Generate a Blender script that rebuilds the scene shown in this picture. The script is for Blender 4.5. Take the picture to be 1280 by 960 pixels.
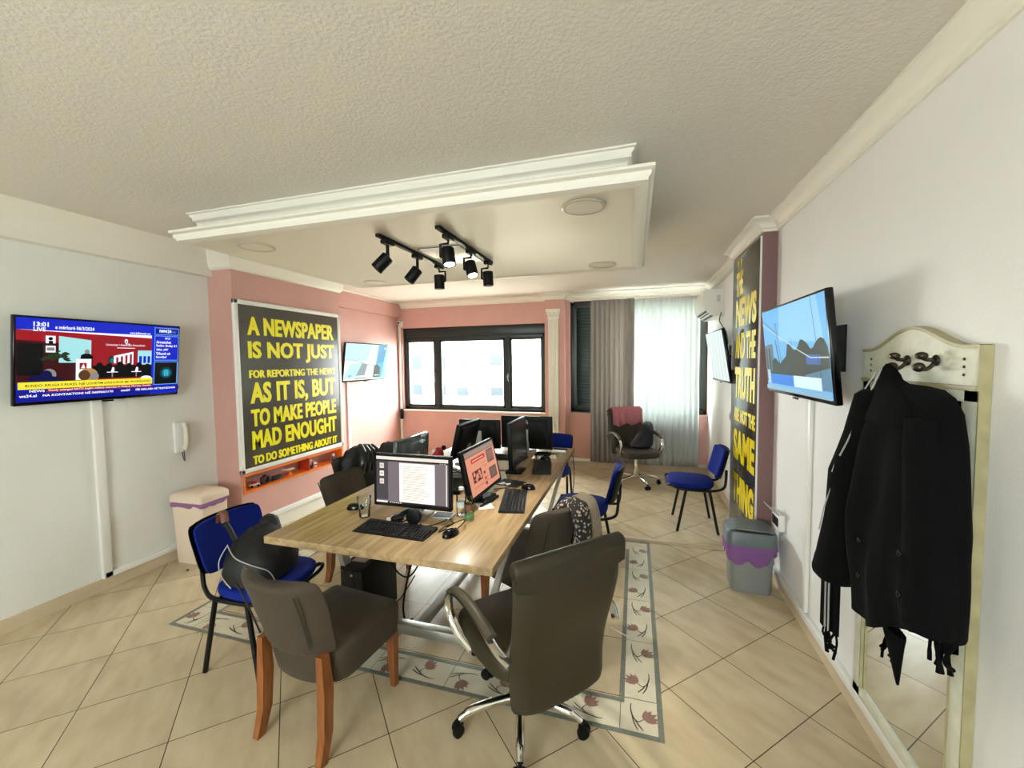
import bpy, bmesh, math, random
from mathutils import Vector, Matrix, noise
PI = math.pi
for o in list(bpy.data.objects): bpy.data.objects.remove(o, do_unlink=True)
SC = bpy.context.scene; COL = SC.collection
# ------------------------------------------------------------------ camera
YAW, PITCH, ROLL, FPX, CAMZ = 0.2913, -0.0559, -0.0115, 514.386, 1.70
fw = Vector((-math.sin(YAW)*math.cos(PITCH), math.cos(YAW)*math.cos(PITCH), math.sin(PITCH)))
rt0 = Vector((math.cos(YAW), math.sin(YAW), 0)); up0 = rt0.cross(fw)
rt = rt0*math.cos(ROLL)+up0*math.sin(ROLL); up = -rt0*math.sin(ROLL)+up0*math.cos(ROLL)
cd = bpy.data.cameras.new('camera'); cam = bpy.data.objects.new('camera', cd); COL.objects.link(cam)
cam.matrix_world = Matrix(((rt.x, up.x, -fw.x, 0), (rt.y, up.y, -fw.y, 0), (rt.z, up.z, -fw.z, CAMZ), (0, 0, 0, 1)))
cd.sensor_fit = 'HORIZONTAL'; cd.sensor_width = 36; cd.lens = 36*FPX/1280; cd.clip_start = .02; cd.clip_end = 300
SC.camera = cam
# ------------------------------------------------------------------ light and exposure
SC.view_settings.view_transform = 'Standard'; SC.view_settings.look = 'None'
SC.view_settings.gamma = 1; SC.view_settings.use_curve_mapping = False
SC.view_settings.exposure = 0.6
W = bpy.data.worlds.new('overcast_sky'); SC.world = W; W.use_nodes = True
bgn = W.node_tree.nodes['Background']; bgn.inputs[0].default_value = (.93, .97, 1, 1); bgn.inputs[1].default_value = 26.0
def area(name, loc, rot, sx, sy, power, col=(1, 1, 1), portal=False):
    l = bpy.data.lights.new(name, 'AREA'); l.shape = 'RECTANGLE'; l.size = sx; l.size_y = sy; l.energy = power; l.color = col
    if portal: l.cycles.is_portal = True
    o = bpy.data.objects.new(name, l); COL.objects.link(o); o.location = loc; o.rotation_euler = rot; return o
area('window_portal', (-2.71, 6.9, 1.57), (-PI/2, 0, 0), 2.7, 1.5, 1, portal=True)
area('window_portal', (0, 6.9, 1.75), (-PI/2, 0, 0), 2.1, 1.8, 1, portal=True)
area('window_portal', (-1.2, -2.95, 1.7), (PI/2, 0, 0), 1.9, 1.2, 1, portal=True)
# ------------------------------------------------------------------ helpers
def hx(h):
    h = h.lstrip('#'); c = [int(h[i:i+2], 16)/255 for i in (0, 2, 4)]
    return tuple(x/12.92 if x <= .04045 else ((x+.055)/1.055)**2.4 for x in c)+(1,)
MATS = {}
def mat(name, col, rough=.6, metal=0, var=0, vscale=8, bump=0, bscale=60, emit=0, spec=.5, coat=0, stretch=None, alpha=1, sheen=0):
    if name in MATS: return MATS[name]
    m = bpy.data.materials.new(name); m.use_nodes = True; nt = m.node_tree; b = nt.nodes['Principled BSDF']
    c = hx(col) if isinstance(col, str) else col
    b.inputs['Base Color'].default_value = c; b.inputs['Roughness'].default_value = rough; b.inputs['Metallic'].default_value = metal
    b.inputs['Specular IOR Level'].default_value = spec; b.inputs['Coat Weight'].default_value = coat
    if sheen: b.inputs['Sheen Weight'].default_value = sheen
    if alpha < 1: b.inputs['Alpha'].default_value = alpha
    if emit:
        b.inputs['Emission Color'].default_value = c; b.inputs['Emission Strength'].default_value = emit
        b.inputs['Base Color'].default_value = (.01, .01, .01, 1)
    if var or bump:
        tc = nt.nodes.new('ShaderNodeTexCoord'); src = tc.outputs['Object']
        if stretch:
            mp = nt.nodes.new('ShaderNodeMapping'); mp.inputs['Scale'].default_value = stretch; nt.links.new(src, mp.inputs[0]); src = mp.outputs[0]
    if var:
        n = nt.nodes.new('ShaderNodeTexNoise'); n.inputs['Scale'].default_value = vscale; n.inputs['Detail'].default_value = 5
        nt.links.new(src, n.inputs['Vector'])
        r = nt.nodes.new('ShaderNodeMapRange'); r.inputs[1].default_value = .3; r.inputs[2].default_value = .7
        r.inputs[3].default_value = 1-var; r.inputs[4].default_value = 1+var; nt.links.new(n.outputs[0], r.inputs[0])
        mx = nt.nodes.new('ShaderNodeVectorMath'); mx.operation = 'SCALE'; mx.inputs[0].default_value = c[:3]
        nt.links.new(r.outputs[0], mx.inputs['Scale']); nt.links.new(mx.outputs[0], b.inputs['Base Color'])
    if bump:
        n2 = nt.nodes.new('ShaderNodeTexNoise'); n2.inputs['Scale'].default_value = bscale; n2.inputs['Detail'].default_value = 4
        nt.links.new(src, n2.inputs['Vector'])
        bp = nt.nodes.new('ShaderNodeBump'); bp.inputs['Strength'].default_value = bump; bp.inputs['Distance'].default_value = .01
        nt.links.new(n2.outputs[0], bp.inputs['Height']); nt.links.new(bp.outputs[0], b.inputs['Normal'])
    MATS[name] = m; return m
def glassmat(name, tint=(1, 1, 1, 1), refl=.08, rough=0.0):
    if name in MATS: return MATS[name]
    m = bpy.data.materials.new(name); m.use_nodes = True; nt = m.node_tree; nt.nodes.clear()
    out = nt.nodes.new('ShaderNodeOutputMaterial'); t = nt.nodes.new('ShaderNodeBsdfTransparent'); t.inputs[0].default_value = tint
    g = nt.nodes.new('ShaderNodeBsdfGlossy'); g.inputs['Roughness'].default_value = rough
    f = nt.nodes.new('ShaderNodeLayerWeight'); f.inputs[0].default_value = refl
    mx = nt.nodes.new('ShaderNodeMixShader')
    nt.links.new(f.outputs['Fresnel'], mx.inputs[0]); nt.links.new(t.outputs[0], mx.inputs[1]); nt.links.new(g.outputs[0], mx.inputs[2]); nt.links.new(mx.outputs[0], out.inputs[0])
    MATS[name] = m; return m
def clothmat(name, col, transl, transp=0, bump=.2, rough=.9):
    if name in MATS: return MATS[name]
    m = bpy.data.materials.new(name); m.use_nodes = True; nt = m.node_tree; nt.nodes.clear(); c = hx(col)
    out = nt.nodes.new('ShaderNodeOutputMaterial'); d = nt.nodes.new('ShaderNodeBsdfDiffuse'); d.inputs[0].default_value = c
    t = nt.nodes.new('ShaderNodeBsdfTranslucent'); t.inputs[0].default_value = c
    mx = nt.nodes.new('ShaderNodeMixShader'); mx.inputs[0].default_value = transl
    nt.links.new(d.outputs[0], mx.inputs[1]); nt.links.new(t.outputs[0], mx.inputs[2]); last = mx
    if transp:
        tp = nt.nodes.new('ShaderNodeBsdfTransparent'); m2 = nt.nodes.new('ShaderNodeMixShader'); m2.inputs[0].default_value = transp
        nt.links.new(mx.outputs[0], m2.inputs[1]); nt.links.new(tp.outputs[0], m2.inputs[2]); last = m2
    nt.links.new(last.outputs[0], out.inputs[0]); MATS[name] = m; return m

class MB:
    """collects shapes and links them as one mesh object"""
    def __init__(s): s.v = []; s.f = []; s.mi = []; s.sm = []
    def add(s, vs, fs, mi=0, smooth=False, M=None):
        o = len(s.v)
        for p in vs:
            p = Vector(p); s.v.append(tuple(M @ p) if M is not None else tuple(p))
        for f in fs: s.f.append([i+o for i in f]); s.mi.append(mi); s.sm.append(smooth)
        return s
    def box(s, x0, x1, y0, y1, z0, z1, mi=0, M=None, bev=0, seg=2):
        if bev:
            bm = bmesh.new(); bmesh.ops.create_cube(bm, size=1)
            for v in bm.verts: v.co = Vector(((x0+x1)/2+v.co.x*(x1-x0), (y0+y1)/2+v.co.y*(y1-y0), (z0+z1)/2+v.co.z*(z1-z0)))
            bev = min(bev, .48*min(abs(x1-x0), abs(y1-y0), abs(z1-z0)))
            bmesh.ops.bevel(bm, geom=bm.edges[:], offset=bev, segments=seg, profile=.5, affect='EDGES')
            bm.normal_update(); bm.verts.index_update(); n0 = len(s.f)
            s.add([v.co.copy() for v in bm.verts], [[v.index for v in f.verts] for f in bm.faces], mi, True, M)
            for i, f in enumerate(bm.faces): s.sm[n0+i] = max(abs(c) for c in f.normal) < .999
            bm.free(); return s
        vs = [(x, y, z) for x in (x0, x1) for y in (y0, y1) for z in (z0, z1)]
        return s.add(vs, [(0, 1, 3, 2), (4, 6, 7, 5), (0, 4, 5, 1), (2, 3, 7, 6), (0, 2, 6, 4), (1, 5, 7, 3)], mi, False, M)
    def bm(s, bm, mi=0, smooth=True, M=None):
        bm.verts.index_update()
        s.add([v.co.copy() for v in bm.verts], [[v.index for v in f.verts] for f in bm.faces], mi, smooth, M); bm.free(); return s
    def rings(s, rings, mi=0, smooth=True, cap=True, closed=True, M=None):
        n = len(rings[0]); vs = [p for r in rings for p in r]; fs = []
        for i in range(len(rings)-1):
            for j in range(n if closed else n-1):
                k = (j+1) % n; fs.append((i*n+j, i*n+k, (i+1)*n+k, (i+1)*n+j))
        if cap and closed: fs.append(list(range(n))[::-1]); fs.append([(len(rings)-1)*n+j for j in range(n)])
        return s.add(vs, fs, mi, smooth, M)
    def tube(s, pts, r, mi=0, n=8, M=None, cap=True, ry=None):
        pts = [Vector(p) for p in pts]; rs = r if isinstance(r, (list, tuple)) else [r]*len(pts); rr = []; prev = None
        for i, p in enumerate(pts):
            d = ((pts[min(i+1, len(pts)-1)]-pts[max(i-1, 0)])).normalized()
            a = prev if prev else (Vector((0, 0, 1)) if abs(d.z) < .9 else Vector((1, 0, 0)))
            u = (a-d*a.dot(d)).normalized(); w = d.cross(u); prev = u; q = ry if ry else 1
            rr.append([p+(u*math.cos(2*PI*j/n)*q+w*math.sin(2*PI*j/n))*rs[i] for j in range(n)])
        return s.rings(rr, mi, True, cap, True, M)
    def axial(s, P, d, prof, mi=0, n=20):
        P = Vector(P); d = Vector(d).normalized(); u = d.orthogonal().normalized(); w = d.cross(u)
        return s.rings([[P+d*t+(u*math.cos(2*PI*j/n)+w*math.sin(2*PI*j/n))*r for j in range(n)] for t, r in prof], mi)
    def lathe(s, prof, mi=0, n=20, M=None, cap=True, cx=0, cy=0):
        return s.rings([[(cx+r*math.cos(2*PI*j/n), cy+r*math.sin(2*PI*j/n), z) for j in range(n)] for r, z in prof], mi, True, cap, True, M)
    def sphere(s, c, rx, ry=None, rz=None, mi=0, n=12, M=None):
        ry = ry or rx; rz = rz or rx; bm = bmesh.new(); bmesh.ops.create_uvsphere(bm, u_segments=n, v_segments=max(6, n*2//3), radius=1)
        for v in bm.verts: v.co = Vector((c[0]+v.co.x*rx, c[1]+v.co.y*ry, c[2]+v.co.z*rz))
        return s.bm(bm, mi, True, M)
    def prism(s, poly, d, mi=0, smooth=False, M=None):
        n = len(poly); d = Vector(d); vs = [Vector(p) for p in poly]+[Vector(p)+d for p in poly]
        fs = [list(range(n))[::-1], list(range(n, 2*n))]+[(i, (i+1) % n, n+(i+1) % n, n+i) for i in range(n)]
        return s.add(vs, fs, mi, smooth, M)
    def poly(s, pts, mi=0, M=None): return s.add(pts, [list(range(len(pts)))], mi, False, M)
    def build(s, name, mats, parent=None, loc=None, rot=None, sub=0, kind=None):
        me = bpy.data.meshes.new(name); me.from_pydata(s.v, [], s.f)
        if not isinstance(mats, (list, tuple)): mats = [mats]
        for m in mats: me.materials.append(m)
        me.polygons.foreach_set('material_index', s.mi); me.polygons.foreach_set('use_smooth', s.sm)
        bm = bmesh.new(); bm.from_mesh(me); bmesh.ops.recalc_face_normals(bm, faces=bm.faces[:]); bm.to_mesh(me); bm.free(); me.set_sharp_from_angle(angle=.9); me.update()
        o = bpy.data.objects.new(name, me); COL.objects.link(o)
        if parent: o.parent = parent
        if loc: o.location = loc
        if rot: o.rotation_euler = rot
        if sub: md = o.modifiers.new('sub', 'SUBSURF'); md.levels = sub; md.render_levels = sub
        if kind: o['kind'] = kind
        return o
def tag(o, label, cat, group=None):
    o['label'] = label; o['category'] = cat
    if group: o['group'] = group
    return o
def thing(name, label, cat, loc=(0, 0, 0), rz=0, group=None):
    o = bpy.data.objects.new(name, None); COL.objects.link(o); o.empty_display_size = .1
    o.location = loc; o.rotation_euler = (0, 0, rz); return tag(o, label, cat, group)
def dup(root, loc, rz, label, group=None, skip=()):
    r = root.copy(); COL.objects.link(r); r.location = loc; r.rotation_euler = (0, 0, rz); r['label'] = label
    if group: r['group'] = group
    for ch in list(root.children):
        if ch.name.split('.')[0] in skip: continue
        c = ch.copy(); COL.objects.link(c); c.parent = r
        for g in list(ch.children):
            d = g.copy(); COL.objects.link(d); d.parent = c
    return r
def face(fx, fy): return math.atan2(fy, fx)-PI/2      # local +y looks along (fx, fy)
TXT = {}
def text_geo(t, bold):
    k = (t, bold)
    if k not in TXT:
        c = bpy.data.curves.new('t', 'FONT'); c.body = t; c.size = 1; c.offset = bold; c.resolution_u = 3
        c.space_character = 1+bold*1.2
        o = bpy.data.objects.new('t', c); COL.objects.link(o); bpy.context.view_layer.update()
        me = bpy.data.meshes.new_from_object(o.evaluated_get(bpy.context.evaluated_depsgraph_get()))
        vs = [v.co.copy() for v in me.vertices]; fs = [list(p.vertices) for p in me.polygons]
        bpy.data.objects.remove(o); bpy.data.curves.remove(c); bpy.data.meshes.remove(me)
        xs = [v.x for v in vs]; ys = [v.y for v in vs]
        TXT[k] = (vs, fs, min(xs), max(xs), min(ys), max(ys))
    return TXT[k]
def put_text(mb, t, mi, org, u, v, h, w=None, bold=0.0, align='l', heavy=0):
    """lays lettering on a plane: lower left corner org, directions u and v, height h, width w"""
    vs, fs, x0, x1, y0, y1 = text_geo(t, bold); u = Vector(u); v = Vector(v); org = Vector(org)
    sy = h/(y1-y0); sx = w/(x1-x0) if w else sy
    if heavy: sx = (w-2*heavy)/(x1-x0)
    W_ = (x1-x0)*sx; off = {'l': 0, 'c': -W_/2, 'r': -W_}[align]
    N = u.cross(v).normalized()*.0003
    for i, k in enumerate((0, heavy, 2*heavy) if heavy else (0,)): mb.add([org+N*i+u*((p.x-x0)*sx+off+k)+v*((p.y-y0)*sy) for p in vs], fs, mi)
def arc(cx, cy, r, a0, a1, n): return [(cx+r*math.cos(a0+(a1-a0)*i/n), cy+r*math.sin(a0+(a1-a0)*i/n)) for i in range(n+1)]
def rrect(x0, x1, y0, y1, r, n=4):
    return arc(x1-r, y0+r, r, -PI/2, 0, n)+arc(x1-r, y1-r, r, 0, PI/2, n)+arc(x0+r, y1-r, r, PI/2, PI, n)+arc(x0+r, y0+r, r, PI, 1.5*PI, n)
def smooth_pts(pts, n=6):
    pts = [Vector(p) for p in pts]; out = []
    for i in range(len(pts)-1):
        p0 = pts[max(i-1, 0)]; p1 = pts[i]; p2 = pts[i+1]; p3 = pts[min(i+2, len(pts)-1)]
        for k in range(n):
            t = k/n; out.append(.5*((2*p1)+(p2-p0)*t+(2*p0-5*p1+4*p2-p3)*t*t+(3*p1-p0-3*p2+p3)*t**3))
    return out+[pts[-1]]
def nz(p, s, a): return a*noise.noise(Vector(p)*s)
# ------------------------------------------------------------------ materials
def tile_material(name, period, ou, ov, diag):
    m = bpy.data.materials.new(name); m.use_nodes = True; nt = m.node_tree; L = nt.links; b = nt.nodes['Principled BSDF']
    g = nt.nodes.new('ShaderNodeNewGeometry'); sp = nt.nodes.new('ShaderNodeSeparateXYZ'); L.new(g.outputs['Position'], sp.inputs[0])
    def mth(op, a, c=None):
        n = nt.nodes.new('ShaderNodeMath'); n.operation = op
        for i, q in enumerate((a, c)):
            if q is None: continue
            if isinstance(q, (int, float)): n.inputs[i].default_value = q
            else: L.new(q, n.inputs[i])
        return n.outputs[0]
    x, y = sp.outputs[0], sp.outputs[1]
    if diag: p, q = mth('ADD', x, y), mth('SUBTRACT', x, y)
    else: p, q = x, y
    p = mth('DIVIDE', mth('SUBTRACT', p, ou), period); q = mth('DIVIDE', mth('SUBTRACT', q, ov), period)
    def line(a): return mth('ABSOLUTE', mth('SUBTRACT', mth('FRACT', mth('ADD', a, .5)), .5))
    d = mth('MULTIPLY', mth('MINIMUM', line(p), line(q)), period/(1.414 if diag else 1))
    gm = mth('LESS_THAN', d, .0021)
    cx = nt.nodes.new('ShaderNodeCombineXYZ'); L.new(mth('FLOOR', p), cx.inputs[0]); L.new(mth('FLOOR', q), cx.inputs[1])
    wn = nt.nodes.new('ShaderNodeTexWhiteNoise'); L.new(cx.outputs[0], wn.inputs[0])
    cm = nt.nodes.new('ShaderNodeCombineXYZ'); L.new(mth('MULTIPLY', p, 2.0), cm.inputs[0]); L.new(mth('MULTIPLY', q, .7), cm.inputs[1]); L.new(mth('MULTIPLY', wn.outputs[0], 9), cm.inputs[2])
    n = nt.nodes.new('ShaderNodeTexNoise'); n.inputs['Scale'].default_value = 2.6; n.inputs['Detail'].default_value = 6; L.new(cm.outputs[0], n.inputs['Vector'])
    cr = nt.nodes.new('ShaderNodeValToRGB'); cr.color_ramp.elements[0].position = .3; cr.color_ramp.elements[1].position = .72
    cr.color_ramp.elements[0].color = hx('#bba788'); cr.color_ramp.elements[1].color = hx('#cdbc9b'); L.new(n.outputs[0], cr.inputs[0])
    sc = nt.nodes.new('ShaderNodeVectorMath'); sc.operation = 'SCALE'; L.new(cr.outputs[0], sc.inputs[0]); L.new(mth('ADD', mth('MULTIPLY', wn.outputs[0], .10), .95), sc.inputs['Scale'])
    mx = nt.nodes.new('ShaderNodeMix'); mx.data_type = 'RGBA'; L.new(gm, mx.inputs[0]); L.new(sc.outputs[0], mx.inputs[6]); mx.inputs[7].default_value = hx('#4a3f30')
    L.new(mx.outputs[2], b.inputs['Base Color']); b.inputs['Roughness'].default_value = .27; b.inputs['Specular IOR Level'].default_value = .5
    bp = nt.nodes.new('ShaderNodeBump'); bp.inputs['Strength'].default_value = .25; bp.inputs['Distance'].default_value = .004
    L.new(mth('SUBTRACT', 1, gm), bp.inputs['Height']); L.new(bp.outputs[0], b.inputs['Normal']); return m
M_diag = tile_material('beige_diagonal_tile', .625, .477, -.127, True)
M_axis = tile_material('beige_square_tile', .447, -.061, 2.061, False)
M_white = mat('white_plaster', '#e4e4dd', .75, var=.02, vscale=3, bump=.12, bscale=90)
M_rwhite = mat('white_wall_paint', '#eae8e6', .45, var=.015, vscale=3, bump=.08, bscale=110)
M_ceil = mat('textured_ceiling', '#dcd6cb', .9, var=.025, vscale=40, bump=.32, bscale=75)
M_trim = mat('white_moulding', '#e8e3d6', .5)
M_pink = mat('pink_paint', '#cb9c92', .6, var=.03, vscale=5, bump=.1, bscale=100)
M_maroon = mat('maroon_paint', '#7d5c5b', .6, var=.03, vscale=6, bump=.1, bscale=100)
M_base = mat('beige_skirting_tile', '#cdbb9d', .3, var=.06, vscale=9)
M_frame = mat('dark_green_aluminium', '#18231f', .35)
M_black = mat('black_plastic', '#050506', .5, spec=.22)
M_gloss = mat('glossy_black_plastic', '#050506', .18, spec=.35)
M_chrome = mat('chrome', '#d8d6d0', .12, 1)
M_steel = mat('brushed_grey_steel', '#a9a79f', .4, .75)
M_whitep = mat('white_plastic', '#e9e7e1', .35)
M_screen_off = mat('dark_screen', '#0d100e', .12, coat=.3)
# ------------------------------------------------------------------ the room
XL, XR, YB, H, YF = -3.853, 1.025, 6.561, 2.752, -2.6
XN = -4.10; PXW = -3.56; PY0, PY1 = 2.93, 4.36            # recess wall, left pier face and its ends
RX, RY0, RY1 = .9244, 3.591, 4.548                        # right pier
M_band = mat('pale_green_marble', '#d2cab2', .25, var=.07, vscale=7)
M_line = mat('dark_green_marble', '#74776c', .3, var=.2, vscale=60)
M_tul = mat('brown_pink_marble', '#8d6a5f', .3, var=.12, vscale=30); M_stem = mat('dark_stem_marble', '#4a443c', .3)
fl = MB(); BX0, BX1, BY0, BY1, BW, LW = -2.93, .135, 1.845, 3.925, .205, .026
xs = [XN-.1, BX0, BX0+BW, BX1-BW, BX1, XR+.1]; ys = [YF-.1, BY0, BY0+BW, BY1-BW, BY1, YB+.1]
for i in range(5):
    for j in range(5):
        mi = 0
        if 1 <= i <= 3 and 1 <= j <= 3: mi = 1 if (i == 2 and j == 2) else 2
        fl.poly([(xs[i], ys[j], 0), (xs[i+1], ys[j], 0), (xs[i+1], ys[j+1], 0), (xs[i], ys[j+1], 0)], mi)
def strip(x0, x1, y0, y1, z=.0008, mi=3): fl.poly([(x0, y0, z), (x1, y0, z), (x1, y1, z), (x0, y1, z)], mi)
for (x0, x1, y0, y1) in ((BX0, BX1, BY0, BY1), (BX0+BW-LW, BX1-BW+LW, BY0+BW-LW, BY1-BW+LW)):
    strip(x0, x1, y0, y0+LW); strip(x0, x1, y1-LW, y1); strip(x0, x0+LW, y0+LW, y1-LW); strip(x1-LW, x1, y0+LW, y1-LW)
for k in range(5):                                        # joints across the band
    y = 2.061+.4455*k
    strip(BX1-BW+LW, BX1-LW, y-.0015, y+.0015, .0005, 5); strip(BX0+LW, BX0+BW-LW, y-.0015, y+.0015, .0005, 5)
for k in range(7):
    x = -.061-.447*k
    strip(x-.0015, x+.0015, BY0+LW, BY0+BW-LW, .0005, 5)
TUL = [(-.004, 0), (.018, .006), (.03, .022), (.036, .048), (.026, .042), (.02, .062), (.008, .046), (-.002, .068), (-.01, .044), (-.024, .056), (-.024, .036), (-.036, .038), (-.028, .018), (-.016, .004)]
def ribbon(pts, w, z, mi, T):
    pts = smooth_pts([(a, b, 0) for a, b in pts], 5); L_ = []; R_ = []
    for i, p in enumerate(pts):
        d = (pts[min(i+1, len(pts)-1)]-pts[max(i-1, 0)]).normalized(); n = Vector((-d.y, d.x, 0)); f = w*(.35+.65*math.sin(PI*(i+.6)/(len(pts)+.2)))
        L_.append(p+n*f); R_.append(p-n*f)
    for i in range(len(pts)-1): fl.poly([tuple(Vector(T(*q[:2]))+Vector((0, 0, z))) for q in (L_[i], R_[i], R_[i+1], L_[i+1])], mi)
def tulip(x, y, a, flip):
    def T(u, v):
        u = -u if flip else u; c, s_ = math.cos(a), math.sin(a); return (x+u*c-v*s_, y+u*s_+v*c, 0)
    def F(u, v): u2, v2 = u*1.15, v*1.15; c, s_ = math.cos(-1.0), math.sin(-1.0); return T(.012+u2*c-v2*s_, -.012+u2*s_+v2*c)
    fl.poly([tuple(Vector(F(u, v))+Vector((0, 0, .0006))) for u, v in TUL], 4)
    ribbon([(.014, -.012), (-.012, -.03), (-.034, -.01), (-.046, .035), (-.044, .07)], .0035, .0007, 5, T)
    ribbon([(-.028, -.02), (-.008, -.05), (.012, -.075)], .0035, .0007, 5, T)
    ribbon([(-.04, .0), (-.03, -.04), (-.012, -.078)], .0035, .0007, 5, T)
for k in range(9): tulip((BX1-BW/2), 1.96+.222*k, 0, k % 2 == 1)
for k in range(9): tulip((BX0+BW/2), 1.96+.222*k, 0, k % 2 == 0)
for k in range(1, 13):
    x = BX1-BW/2-.222*k-.02
    tulip(x, BY0+BW/2, -PI/2, k % 2 == 1); tulip(x, BY1-BW/2, -PI/2, k % 2 == 0)
fl.build('floor', [M_diag, M_axis, M_band, M_line, M_tul, M_stem], kind='structure')
MB().box(-2.95, XR-.02, 3.945, 4.005, -.005, .016, bev=.006).build('trim_1', M_base, kind='structure')    # threshold strip
cl = MB(); cl.box(XN-.2, XR+.2, YF-.2, YB+.2, H, H+.1).build('ceiling', M_ceil, kind='structure')
# left wall: plain part, pier with a niche, recess behind
wl = MB(); wl.box(XL-.3, XL, YF-.2, PY0, 0, H); wl.build('wall_left', M_white, kind='structure')
NY0, NY1, NZ0, NZ1, ND = 2.97, 4.315, .478, .622, .17
wp = MB(); wp.box(XL-.35, PXW, PY0, PY1, 0, NZ0-.02); wp.box(XL-.35, PXW, PY0, PY1, NZ1+.02, H); wp.box(XL-.35, PXW-ND, PY0, PY1, NZ0-.02, NZ1+.02)
wp.box(PXW-ND, PXW, PY0, NY0-.02, NZ0-.02, NZ1+.02); wp.box(PXW-ND, PXW, NY1+.02, PY1, NZ0-.02, NZ1+.02); wp.build('wall_left_pier', M_pink, kind='structure')
wr = MB(); wr.box(XN-.3, XN, PY1, YB+.2, 0, H); wr.box(XN, XN+.07, PY1, YB, 2.50, H); wr.build('wall_left_recess', M_pink, kind='structure')
# back wall with its two window openings
WB = dict(x0=-4.02, x1=-1.40, z0=.85, z1=2.305); WD = dict(x0=-1.0, x1=1.02, z0=.87, z1=2.63); T = .30
wb = MB()
wb.box(XN-.3, WB['x0'], YB, YB+T, 0, H); wb.box(WB['x0'], WB['x1'], YB, YB+T, 0, WB['z0']); wb.box(WB['x0'], WB['x1'], YB, YB+T, WB['z1'], H)
wb.box(WB['x1'], WD['x0'], YB, YB+T, 0, H); wb.box(WD['x0'], WD['x1'], YB, YB+T, 0, WD['z0']); wb.box(WD['x0'], WD['x1'], YB, YB+T, WD['z1'], H)
wb.box(WD['x1'], XR+.3, YB, YB+T, 0, H); wb.box(-1.375, -1.062, 6.42, YB, 0, H); wb.build('wall_back', M_pink, kind='structure')
MB().box(XR, XR+.3, YF-.2, YB+.2, 0, H).build('wall_right', M_rwhite, kind='structure')
pr = MB(); pr.box(RX, XR, RY0, RY1, 0, H); pr.build('wall_right_pier', M_maroon, kind='structure')
# wall behind the camera, with an unseen window added as fill light
wf = MB(); wf.box(XL-.3, -2.1, YF-.2, YF, 0, H); wf.box(-.3, XR+.3, YF-.2, YF, 0, H); wf.box(-2.1, -.3, YF-.2, YF, 0, 1.15); wf.box(-2.1, -.3, YF-.2, YF, 2.25, H)
wf.build('wall_front', M_white, kind='structure')
# mouldings
def molding(name, prof, path, m=M_trim):
    """prof: (distance out from the wall, z) pairs; path: list of (x, y, nx, ny) mitred offsets"""
    mb = MB(); mb.rings([[(x+nx*d, y+ny*d, z) for d, z in prof] for x, y, nx, ny in path], 0, False, True, True); return mb.build(name, m, kind='structure')
CR = [(0, H), (.085, H), (.085, H-.014), (.072, H-.02), (.055, H-.03), (.034, H-.05), (.022, H-.07), (.02, H-.078), (.012, H-.082), (.012, H-.098), (0, H-.1)]
molding('trim_2', CR, [(XR, YF, -1, 0), (XR, RY0, -1, -1), (RX, RY0, -1, -1), (RX, RY1, -1, 1), (XR, RY1, -1, 1), (XR, YB, -1, -1), (-1.062, YB, 1, -1), (-1.062, 6.42, 1, -1), (-1.375, 6.42, -1, -1), (-1.375, YB, -1, -1), (XN, YB, 1, -1), (XN, PY1, 1, 0)])
LB = [(0, H), (.15, H), (.13, H-.03), (.085, H-.07), (.065, H-.10), (.065, H-.235), (0, H-.24)]
molding('trim_3', LB, [(XL, YF, 1, 0), (XL, PY0-.0, 1, 0)])
PB = [(0, H), (.11, H), (.10, H-.03), (.05, H-.08), (.035, H-.15), (.02, H-.175), (0, H-.18)]
molding('trim_4', PB, [(XL, PY0, 0, -1), (PXW, PY0, 1, -1), (PXW, PY1, 1, 1), (XN+.07, PY1, 0, 1)])
# the stepped ceiling panel
def tray(name, x0, x1, y0, y1, prof):
    c = ((x0+x1)/2, (y0+y1)/2); mb = MB(); n = len(prof)
    loops = [[(x0+d, y0+d, z), (x1-d, y0+d, z), (x1-d, y1-d, z), (x0+d, y1-d, z)] for d, z in prof]
    mb.rings(loops, 0, False, True, True); return mb
TRZ = 2.5205
TR = tray('t', -2.93, .082, 1.985, 3.93, [(.10, 2.583), (.012, 2.583), (0, 2.576), (0, 2.562), (.016, 2.552), (.016, 2.535), (.028, 2.525), (.028, 2.515), (.05, 2.505), (.085, 2.505), (.095, 2.513), (.108, 2.513), (.115, TRZ)])
TR.build('trim_5', M_trim, kind='structure')
TU = tray('t', -2.99, .0, 2.15, 3.78, [(0, 2.7515), (0, 2.742), (.010, 2.738), (.010, 2.728), (.022, 2.718), (.022, 2.700), (.036, 2.690), (.04, 2.675), (.04, 2.582)])
TU.build('trim_6', M_trim, kind='structure')
# skirting and cable ducts along it
sk = MB(); sk.box(XL, XL+.014, YF, PY0, 0, .09); sk.build('baseboard_left', M_base, kind='structure')
sk = MB(); sk.box(PXW, PXW+.014, PY0-.0, PY1, 0, .13); sk.box(XL, PXW+.014, PY0-.014, PY0, 0, .09); sk.box(XN, XN+.014, PY1, YB, 0, .10); sk.box(XN, PXW, PY1, PY1+.014, 0, .1); sk.build('baseboard_pier', mat('white_skirting', '#e4ded2', .4), kind='structure')
sk = MB(); sk.box(XN, -1.375, YB-.014, YB, 0, .09); sk.box(-1.062, XR, YB-.014, YB, 0, .09); sk.box(-1.389, -1.048, 6.406, 6.42, 0, .09); sk.box(-1.062, -1.048, 6.42, YB, 0, .09); sk.build('baseboard_back', M_base, kind='structure')
sk = MB(); sk.box(XR-.014, XR, YF, RY0, 0, .085); sk.box(XR-.014, XR, RY1, YB, 0, .09); sk.box(RX-.012, RX, RY0-.012, RY1+.012, 0, .06); sk.box(RX, XR, RY0-.012, RY0, 0, .06); sk.build('baseboard_right', M_base, kind='structure')
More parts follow.
